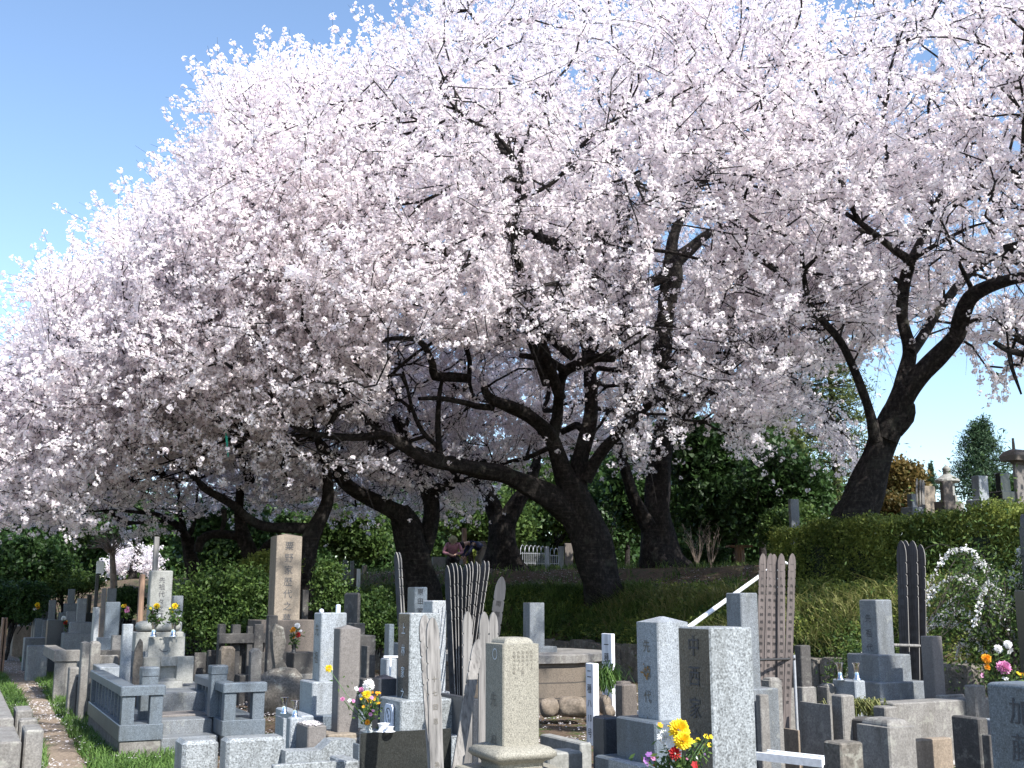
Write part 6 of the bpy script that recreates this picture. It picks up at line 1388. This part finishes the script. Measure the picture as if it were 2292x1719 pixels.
# ------------------------------------------------------------------ flowers, cups and vases
def chrys(mb, c, r, n=70, seed=0, look=Vector((0.2, -1, .6))):
    """round many-petalled head facing `look`"""
    look = look.normalized(); s = look.cross(Vector((0, 0, 1))).normalized(); u = s.cross(look)
    for k in range(n):
        f = (k + .5) / n; th = math.acos(1 - f * 1.25); ph = k * 2.39996; d = (look * math.cos(th) + (s * math.cos(ph) + u * math.sin(ph)) * math.sin(th)).normalized()
        w = d.cross(look); w = (w.normalized() if w.length > 1e-3 else s) * r * .13; L = r * rnd.uniform(.85, 1.1)
        p0 = c + d * L * .25; p1 = c + d * L * .8 + look * r * .06; p2 = c + d * L
        mb.add([p0 - w * .5, p0 + w * .5, p1 + w, p1 - w], [[0, 1, 2, 3]]); mb.add([p1 - w, p1 + w, p2 + w * .3, p2 - w * .3], [[0, 1, 2, 3]])
def small(mb, c, r, n=6, look=Vector((.2, -1, .5))):
    look = (look + Vector((rnd.gauss(0, .4), rnd.gauss(0, .3), rnd.gauss(0, .4)))).normalized(); s = look.cross(Vector((0, 0, 1))).normalized(); u = s.cross(look)
    for k in range(n):
        a = 6.283 * k / n; d = (s * math.cos(a) + u * math.sin(a) + look * .25).normalized(); w = d.cross(look).normalized() * r * .4
        mb.add([c, c + d * r * .6 + w, c + d * r, c + d * r * .6 - w], [[0, 1, 2, 3]])
    mb.add([c + look * r * .1 + (s * math.cos(a) + u * math.sin(a)) * r * .22 for a in (0, 1.05, 2.1, 3.14, 4.2, 5.2)], [[0, 1, 2, 3, 4, 5]])
def bouquet(label, foot, heads, leaves=60, leafsize=.02, spread=.06, name='flower_bouquet'):
    """heads: (kind, material, position, radius)"""
    t = thing(name, label, 'flower bouquet', tuple(foot)); p0 = []; p1 = []; LF = []
    for kd, mt, p, r in heads:
        mb = MB(); (chrys if kd == 'c' else small)(mb, p, r, *( (90,) if kd == 'c' and r > .03 else (40,) if kd == 'c' else (6,)))
        o = mb.build('chrysanthemum' if kd == 'c' else 'small_flower', M[mt], t); at_ = o.data.attributes.new('tone', 'FLOAT', 'FACE'); at_.data.foreach_set('value', R.rand(len(o.data.polygons)).astype(np.float32))
        m_ = foot.lerp(p, .55) + Vector((rnd.gauss(0, .01), rnd.gauss(0, .01), 0)); p0 += [foot, m_]; p1 += [m_, p]
        for _ in range(max(2, leaves // len(heads))): LF.append(foot.lerp(p, rnd.uniform(.25, .95)) + Vector((rnd.gauss(0, spread * .4), rnd.gauss(0, spread * .4), rnd.gauss(0, spread * .3))))
    quad_mesh('stems', frusta(np.array(p0), np.array(p1), np.full(len(p0), .0025), np.full(len(p0), .002), 4), M['stem'], t)
    quad_mesh('leaves', leaf_quads(np.array(LF), leafsize, .3, .4), M['leaf_mid'], t, tone=R.rand(len(LF)))
    return t
def cup(label, c, r, h, mt, flare=1.25, group=None, name='flower_vase', cat='vase'):
    t = thing(name, label, cat, tuple(c), group); MB().loft(lathe([(r * 1.25, 0), (r * 1.25, h * .06), (r * .8, h * .12), (r * .72, h * .5), (r * .85, h * .85), (r * flare, h * .99), (r * flare, h), (r * .8, h * .93), (r * .6, h * .3)], c, 20), 0, True, False).build('body', M[mt], t); return t
c = at(*zp(2, 1035, 1283), 8.45); cup('steel flower cup, left one above the tapered stands', c, .022, .115, 'chrome', 1.5, 'two steel flower cups'); c = at(*zp(2, 1109, 1310), 8.1); cup('steel flower cup, right one nearer the incense block', c, .022, .115, 'chrome', 1.5, 'two steel flower cups')
c = at(*zp(6, 274, 1052), 11.75); cup('thin steel cup at the left on the pale vase block', c, .035, .17, 'chrome', 1.3, 'cups on the pale vase block'); c = at(*zp(6, 390, 1052), 11.7); cup('thin steel cup at the right on the pale vase block', c, .035, .17, 'chrome', 1.3, 'cups on the pale vase block')
c = at(*zp(3, 672, 1408), 6.55); cup('larger white porcelain cup on the black polished slab', c, .036, .045, 'ceramic', 1.0, None, 'porcelain_cup', 'cup'); c = at(*zp(3, 714, 1408), 6.5); cup('smaller white porcelain cup on the black polished slab', c, .026, .027, 'ceramic', 1.0, None, 'porcelain_cup', 'cup')
mg, ng, bg_ = mat('glass_dull'); bg_.inputs['Base Color'].default_value = (.75, .8, .78, 1); bg_.inputs['Roughness'].default_value = .15; bg_.inputs['Transmission Weight'].default_value = .6; M['glass_dull'] = mg
c = at(*zp(3, 570, 1412), 6.6); vz = c.z; cup('greenish glass jar holding the tall mixed bouquet', c, .024, .085, 'glass_dull', 1.1, None, 'glass_jar', 'jar')
def hp(o, x, y, d): return at(*zp(o, x, y), d)
ft = Vector((c.x, c.y, c.z + .03)); D6 = 6.6; px_ = lambda w: w / Z / 2 * mpp(D6)
hd = [('c', 'petal_white', hp(3, 570, 1090, 6.55), px_(84)), ('c', 'petal_yellow', hp(3, 557, 1155, 6.5), px_(62)), ('c', 'petal_yellow', hp(3, 296, 975, 6.7), px_(56)), ('c', 'petal_pink', hp(3, 518, 1122, 6.62), px_(38)), ('c', 'petal_white', hp(3, 515, 1165, 6.6), px_(36)), ('c', 'petal_pink', hp(3, 390, 1185, 6.55), px_(32)), ('s', 'petal_white', hp(3, 440, 1195, 6.6), px_(34)), ('s', 'petal_pink', hp(3, 465, 1198, 6.6), px_(30)), ('s', 'petal_white', hp(3, 485, 1115, 6.65), px_(40)), ('s', 'petal_pink', hp(3, 582, 1290, 6.5), px_(34)), ('s', 'petal_pink', hp(3, 600, 1265, 6.5), px_(26)), ('c', 'petal_orange', hp(3, 562, 1345, 6.52), px_(40)), ('s', 'petal_pink', hp(3, 590, 1175, 6.55), px_(34))]
for _ in range(16): hd.append(('s', rnd.choice(['petal_orange', 'petal_yellow', 'petal_orange']), hp(3, rnd.uniform(510, 650), rnd.uniform(1135, 1245), 6.55 + rnd.uniform(-.05, .05)), px_(rnd.uniform(20, 30))))
bouquet('tall mixed bouquet of white, yellow and orange chrysanthemums and drooping pink buds', ft, hd, 230, .013, .05)
# front bouquet
f0 = hp(5, 430, 1760, 4.9); q_ = lambda w: w / Z / 2 * mpp(4.85)
hd = [('c', 'petal_yellow', hp(5, 430, 1400, 4.85), q_(150)), ('c', 'petal_yellow', hp(5, 455, 1475, 4.8), q_(125)), ('c', 'petal_white', hp(5, 330, 1450, 4.9), q_(100)), ('s', 'petal_white', hp(5, 370, 1490, 4.85), q_(80)), ('c', 'petal_red', hp(5, 400, 1560, 4.8), q_(90)), ('s', 'petal_red', hp(5, 540, 1640, 4.8), q_(60)), ('s', 'petal_orange', hp(5, 300, 1365, 4.95), q_(50)), ('s', 'petal_purple', hp(5, 200, 1610, 4.9), q_(60)), ('s', 'petal_purple', hp(5, 225, 1570, 4.9), q_(60)), ('s', 'petal_pink', hp(5, 250, 1590, 4.9), q_(50))]
for x, y in ((560, 1465), (600, 1500), (625, 1450), (650, 1445), (640, 1500), (575, 1550), (615, 1440), (530, 1480)): hd.append(('s', 'petal_yellow', hp(5, x, y, 4.95), q_(38)))
for _ in range(12): hd.append(('s', rnd.choice(['petal_white', 'petal_pink', 'petal_purple', 'petal_red']), hp(5, rnd.uniform(200, 620), rnd.uniform(1560, 1660), 4.9), q_(rnd.uniform(14, 26))))
bouquet('large front bouquet with a big yellow chrysanthemum over a dark red flower', f0, hd, 420, .016, .07)
cup('dark metal vase holding the large front bouquet', Vector((f0.x, f0.y, f0.z - .16)), .05, .2, 'grey_metal', 1.1)
def stand(p, label):
    bx_ = [Vector((p.x, p.y, 0)) - U * .13 - V * .13, .26, .26, -.05, p.z]; tag(pillar_mesh(bx_).build('vase_block', M['granite_light'], None, None, (p.x, p.y, 0)), label, 'vase block')
stand(Vector((f0.x, f0.y, f0.z - .16)), 'granite block under the vase of the large front bouquet')
# right bouquet, left bouquets
f0 = hp(6, 1400, 1120, 9.0); r_ = lambda w, d: w / Z / 2 * mpp(d)
hd = [('c', 'petal_orange', hp(6, 1278, 910, 9.0), r_(70, 9)), ('c', 'petal_orange', hp(6, 1285, 965, 9), r_(50, 9)), ('c', 'petal_white', hp(6, 1360, 840, 9), r_(60, 9)), ('c', 'petal_white', hp(6, 1425, 810, 9), r_(60, 9)), ('s', 'petal_white', hp(6, 1440, 850, 9), r_(60, 9)), ('c', 'petal_pink', hp(6, 1398, 970, 8.95), r_(100, 9)), ('s', 'petal_yellow', hp(6, 1500, 1010, 9), r_(40, 9)), ('s', 'petal_orange', hp(6, 1525, 1020, 9), r_(40, 9)), ('s', 'petal_white', hp(6, 1410, 1045, 8.95), r_(50, 9)), ('s', 'petal_pink', hp(6, 1250, 1020, 9), r_(40, 9))]
bouquet('orange, white and pink bouquet at the right edge behind the cropped gravestone', f0, hd, 300, .02, .10); cup('stone coloured vase holding the bouquet at the right edge', Vector((f0.x, f0.y, f0.z - .22)), .05, .24, 'grey_metal', 1.0); stand(Vector((f0.x, f0.y, f0.z - .22)), 'granite block under the vase of the bouquet at the right edge')
for i, x in enumerate((135, 270)):
    d = 13.85; c = hp(2, x, 752, d); cup(['left', 'right'][i] + ' steel vase before the pale rounded gravestone', c, .035, .17, 'chrome', 1.0, 'vases at the pale rounded gravestone'); f0 = Vector((c.x, c.y, c.z + .15))
    hd = [('c', 'petal_yellow', hp(2, x + 22 if i == 0 else x + 12, 545, d), r_(44, d)), ('c', 'petal_white', hp(2, x + 25, 620, d), r_(26, d)), ('s', 'petal_white', hp(2, x + 40, 610, d), r_(26, d)), ('s', 'petal_pink' if i == 0 else 'petal_yellow', hp(2, x - 8, 585, d), r_(26, d)), ('s', 'petal_pink', hp(2, x + 30, 640, d), r_(24, d)), ('s', 'petal_yellow', hp(2, x - 20, 560, d), r_(20, d))]
    bouquet(['yellow topped bouquet with red and pink flowers in the left steel vase', 'yellow topped leafy bouquet in the right steel vase'][i], f0, hd, 170, .03, .09)
d = 16.9; f0 = hp(2, 1100, 855, d); bouquet('red and white bouquet before the tall tan gravestone', f0, [('c', 'petal_white', hp(2, 1125, 680, d), r_(40, d)), ('c', 'petal_red', hp(2, 1130, 742, d), r_(38, d)), ('c', 'petal_orange', hp(2, 1098, 705, d), r_(36, d)), ('s', 'petal_orange', hp(2, 1100, 760, d), r_(24, d)), ('s', 'petal_white', hp(2, 1150, 715, d), r_(24, d)), ('s', 'petal_orange', hp(2, 1085, 715, d), r_(28, d))], 120, .03, .07); cup('dark vase on the low block before the tall tan gravestone', Vector((f0.x, f0.y, f0.z - .02)), .04, .12, 'dark_metal', 1.0)
d = 23.8; f0 = hp(1, 455, 735, d); bouquet('white and red bouquet beside the wide dark polished box', f0, [('c', 'petal_white', hp(1, 438, 628, d), r_(34, d)), ('c', 'petal_red', hp(1, 452, 660, d), r_(30, d)), ('s', 'petal_orange', hp(1, 458, 650, d), r_(22, d))], 40, .04, .05)
d = 29; f0 = hp(1, 262, 620, d); bouquet('small yellow and orange bouquet at the far left graves', f0, [('c', 'petal_yellow', hp(1, 258, 535, d), r_(34, d)), ('c', 'petal_orange', hp(1, 262, 552, d), r_(30, d)), ('s', 'petal_white', hp(1, 240, 565, d), r_(26, d))], 50, .05, .1)
d = 21; f0 = hp(1, 875, 640, d); bouquet('pink and yellow bouquet behind the tall plain grey post', f0, [('c', 'petal_pink', hp(1, 875, 575, d), r_(36, d)), ('s', 'petal_yellow', hp(1, 850, 545, d), r_(34, d)), ('s', 'petal_orange', hp(1, 862, 540, d), r_(26, d)), ('s', 'petal_pink', hp(1, 880, 555, d), r_(30, d))], 60, .04, .08)
# green streamer in the blossom
t = MB(); p = [at(*n9(1570, 125), 20), at(*n9(1585, 185), 20), at(*n9(1600, 240), 20.05), at(*n9(1605, 300), 20), at(*n9(1612, 385), 20)]
for a_, b_, w in zip(p[:-1], p[1:], (.026, .014, .024, .012)): t.add([a_ - Vector((w, 0, 0)), a_ + Vector((w, 0, 0)), b_ + Vector((w * .6, 0.02, 0)), b_ - Vector((w * .6, -.02, 0))], [[0, 1, 2, 3]]); t.add([a_ + Vector((-w, .01, 0)), b_ + Vector((-w * .6, .03, 0)), b_ + Vector((w * .6, .03, 0)), a_ + Vector((w, .01, 0))], [[0, 1, 2, 3]])
M['green_tape'] = plain('green_tape', (.02, .38, .26), .5); tag(t.build('green_streamer', M['green_tape'], None, None, tuple(p[0])), 'torn green plastic streamer caught in the blossom on the left', 'streamer')

# ------------------------------------------------------------------ the two visitors
def skinned(name, nodes, edges, matl, parent, sub=2):
    me = bpy.data.meshes.new(name); off = wloc(parent); me.from_pydata([tuple(Vector(n[:3]) - off) for n in nodes], edges, []); o = bpy.data.objects.new(name, me); COL.objects.link(o)
    sk = o.modifiers.new('s', 'SKIN'); ss = o.modifiers.new('u', 'SUBSURF'); ss.levels = sub; ss.render_levels = sub
    for k, n in enumerate(nodes):
        sv = me.skin_vertices[0].data[k]; sv.radius = (n[3], n[4] if len(n) > 4 else n[3]); sv.use_root = (k == 0)
    bpy.context.view_layer.update(); m2 = bpy.data.meshes.new_from_object(o.evaluated_get(bpy.context.evaluated_depsgraph_get())); bpy.data.objects.remove(o)
    m2.materials.clear(); m2.materials.append(matl)
    for p in m2.polygons: p.use_smooth = True
    o = link_mesh(name, m2, parent); o.name = name; return o
def visitor(label, B, f, pose, jm, tm, hat):
    """B: ground point; f: facing unit vector; pose: joints (forward, side, up) in metres"""
    t = thing('person', label, 'person', tuple(B)); s = Vector((f.y, -f.x, 0)); W = lambda a: B + f * a[0] + s * a[1] + Vector((0, 0, a[2]))
    J = {k: W(v) for k, v in pose.items()}; n = []; e = []
    def add(p, r, r2=None, par=None):
        n.append((*p, r, r2 or r)); 
        if par is not None: e.append((par, len(n) - 1))
        return len(n) - 1
    pel = add(J['pelvis'], .13, .12); ch = add(J['chest'], .15, .12, pel); nk = add(J['neck'], .055, .055, ch); hb = add(J['neck'].lerp(J['head'], .5), .07, .075, nk); hd = add(J['head'], .085, .10, hb); ht = add(J['head'] + (J['head'] - J['neck']).normalized() * .09, .06, .07, hd)
    for q in ('l', 'r'):
        k = add(J['sh' + q], .055, None, ch); k = add(J['el' + q], .042, None, k); w_ = add(J['wr' + q], .028, None, k); dr = (J['ha' + q] - J['wr' + q]); pm = add(J['wr' + q] + dr * .5, .032, .02, w_)
        for m_ in range(5):
            sd = s * ((m_ - 2) * .017); fb = add(J['wr' + q] + dr * (.9 if m_ else .6) + sd, .009, None, pm); add(J['wr' + q] + dr * ((1.35 - .07 * abs(m_ - 2)) if m_ else 1.0) + sd * 1.3 + Vector((0, 0, -.02)), .007, None, fb)
        k = add(J['hi' + q], .085, None, pel); k = add(J['kn' + q], .058, None, k); k = add(J['an' + q], .040, None, k); add(J['an' + q] + f * .17 + Vector((0, 0, -.04)), .035, None, k)
    skinned('body', n, e, M['skin'], t)
    n = []; e = []; pel = add(J['pelvis'].lerp(J['chest'], .1), .165, .15); ch = add(J['chest'], .18, .145, pel); add(J['neck'].lerp(J['chest'], .25), .09, .09, ch)
    for q in ('l', 'r'): k = add(J['sh' + q], .075, None, ch); k = add(J['el' + q], .06, None, k); add(J['wr' + q].lerp(J['el' + q], .1), .045, None, k)
    skinned('jacket', n, e, jm, t)
    n = []; e = []; pel = add(J['pelvis'], .15, .14)
    for q in ('l', 'r'): k = add(J['hi' + q], .10, None, pel); k = add(J['kn' + q], .075, None, k); add(J['an' + q].lerp(J['kn' + q], .05), .055, None, k)
    skinned('trousers', n, e, tm, t)
    h_ = J['head']; ax = (J['head'] - J['neck']).normalized(); mb = MB(); sd = s; fw = ax.cross(sd).normalized()
    pr = [(.108, .00), (.112, .03), (.108, .07), (.085, .11), (.04, .135), (.005, .14)] if not hat else [(.15, .015), (.152, .022), (.113, .03), (.112, .07), (.09, .115), (.05, .135), (.005, .14)]
    mb.loft([[h_ + ax * z + sd * (r * math.cos(a)) + fw * (r * 1.1 * math.sin(a)) for a in np.linspace(0, 6.283, 17)[:-1]] for r, z in pr], 0, True); mb.build('hat' if hat else 'hair', M['hat'] if hat else M['hair'], t)
    # face: nose, eyes, mouth, on the front of the head
    ff = (f - ax * f.dot(ax)).normalized(); mb = MB(); c = h_ + ff * .098; mb.add([c + ax * .02, c - sd * .014 - ax * .022, c + sd * .014 - ax * .022, c + ff * .025 - ax * .018], [[0, 1, 3], [0, 3, 2], [1, 2, 3]]); mb.build('nose', M['skin'], t)
    for s_ in (-1, 1): mb = MB(); mb.add([c + sd * (s_ * .032 + .011 * math.cos(a)) + ax * (.018 + .006 * math.sin(a)) - ff * .002 for a in (0, 1, 2, 3, 4, 5)], [[0, 1, 2, 3, 4, 5]]); mb.build('eye', M['ink'], t)
    mb = MB(); mb.add([c + sd * (.022 * math.cos(a)) + ax * (-.045 + .005 * math.sin(a)) - ff * .004 for a in (0, 1, 2, 3, 4, 5)], [[0, 1, 2, 3, 4, 5]]); mb.build('mouth', M['petal_red'], t)
p = at(*zp(3, 1150, 235), 36.5); g = gh(p.x, p.y); B = Vector((p.x, p.y, max(g, p.z - .45)))
B.z = g
k = (at(*zp(3, 1150, 72), 36.5).z - g) / 1.16
P1 = {'pelvis': (-.12, 0, .50), 'chest': (.10, 0, .82), 'neck': (.22, 0, .98), 'head': (.30, 0, 1.06), 'shl': (.14, -.19, .93), 'shr': (.14, .19, .93), 'ell': (.18, -.30, .66), 'elr': (.18, .30, .66), 'wrl': (.38, -.10, .60), 'wrr': (.38, .10, .60), 'hal': (.44, -.02, .57), 'har': (.44, .02, .57), 'hil': (-.10, -.10, .46), 'hir': (-.10, .10, .46), 'knl': (.30, -.16, .46), 'knr': (.30, .16, .46), 'anl': (.10, -.13, .08), 'anr': (.10, .13, .08)}
P1 = {k_: (v[0], v[1], v[2] * min(max(k, .9), 1.25)) for k_, v in P1.items()}
visitor('squatting visitor in a pink jacket and olive hat, arms folded over the knees', B, Vector((.05, -1, 0)).normalized(), P1, M['jacket_pink'], M['trousers'], True)
p = at(*zp(3, 1270, 235), 36.8); g = gh(p.x, p.y); B = Vector((p.x + .15, p.y, g))
P2 = {'pelvis': (-.30, 0, .80), 'chest': (.06, 0, .98), 'neck': (.28, 0, .98), 'head': (.42, 0, .93), 'shl': (.14, -.18, .98), 'shr': (.14, .18, .98), 'ell': (.26, -.20, .72), 'elr': (.26, .20, .72), 'wrl': (.42, -.12, .52), 'wrr': (.42, .12, .52), 'hal': (.48, -.08, .46), 'har': (.48, .08, .46), 'hil': (-.28, -.10, .76), 'hir': (-.28, .10, .76), 'knl': (-.10, -.12, .42), 'knr': (-.10, .12, .42), 'anl': (-.26, -.12, .08), 'anr': (-.26, .12, .08)}
visitor('visitor in a navy jacket bending low to the left beside the thin wooden post', B, Vector((-.9, -.45, 0)).normalized(), P2, M['jacket_navy'], M['trousers_khaki'], False)
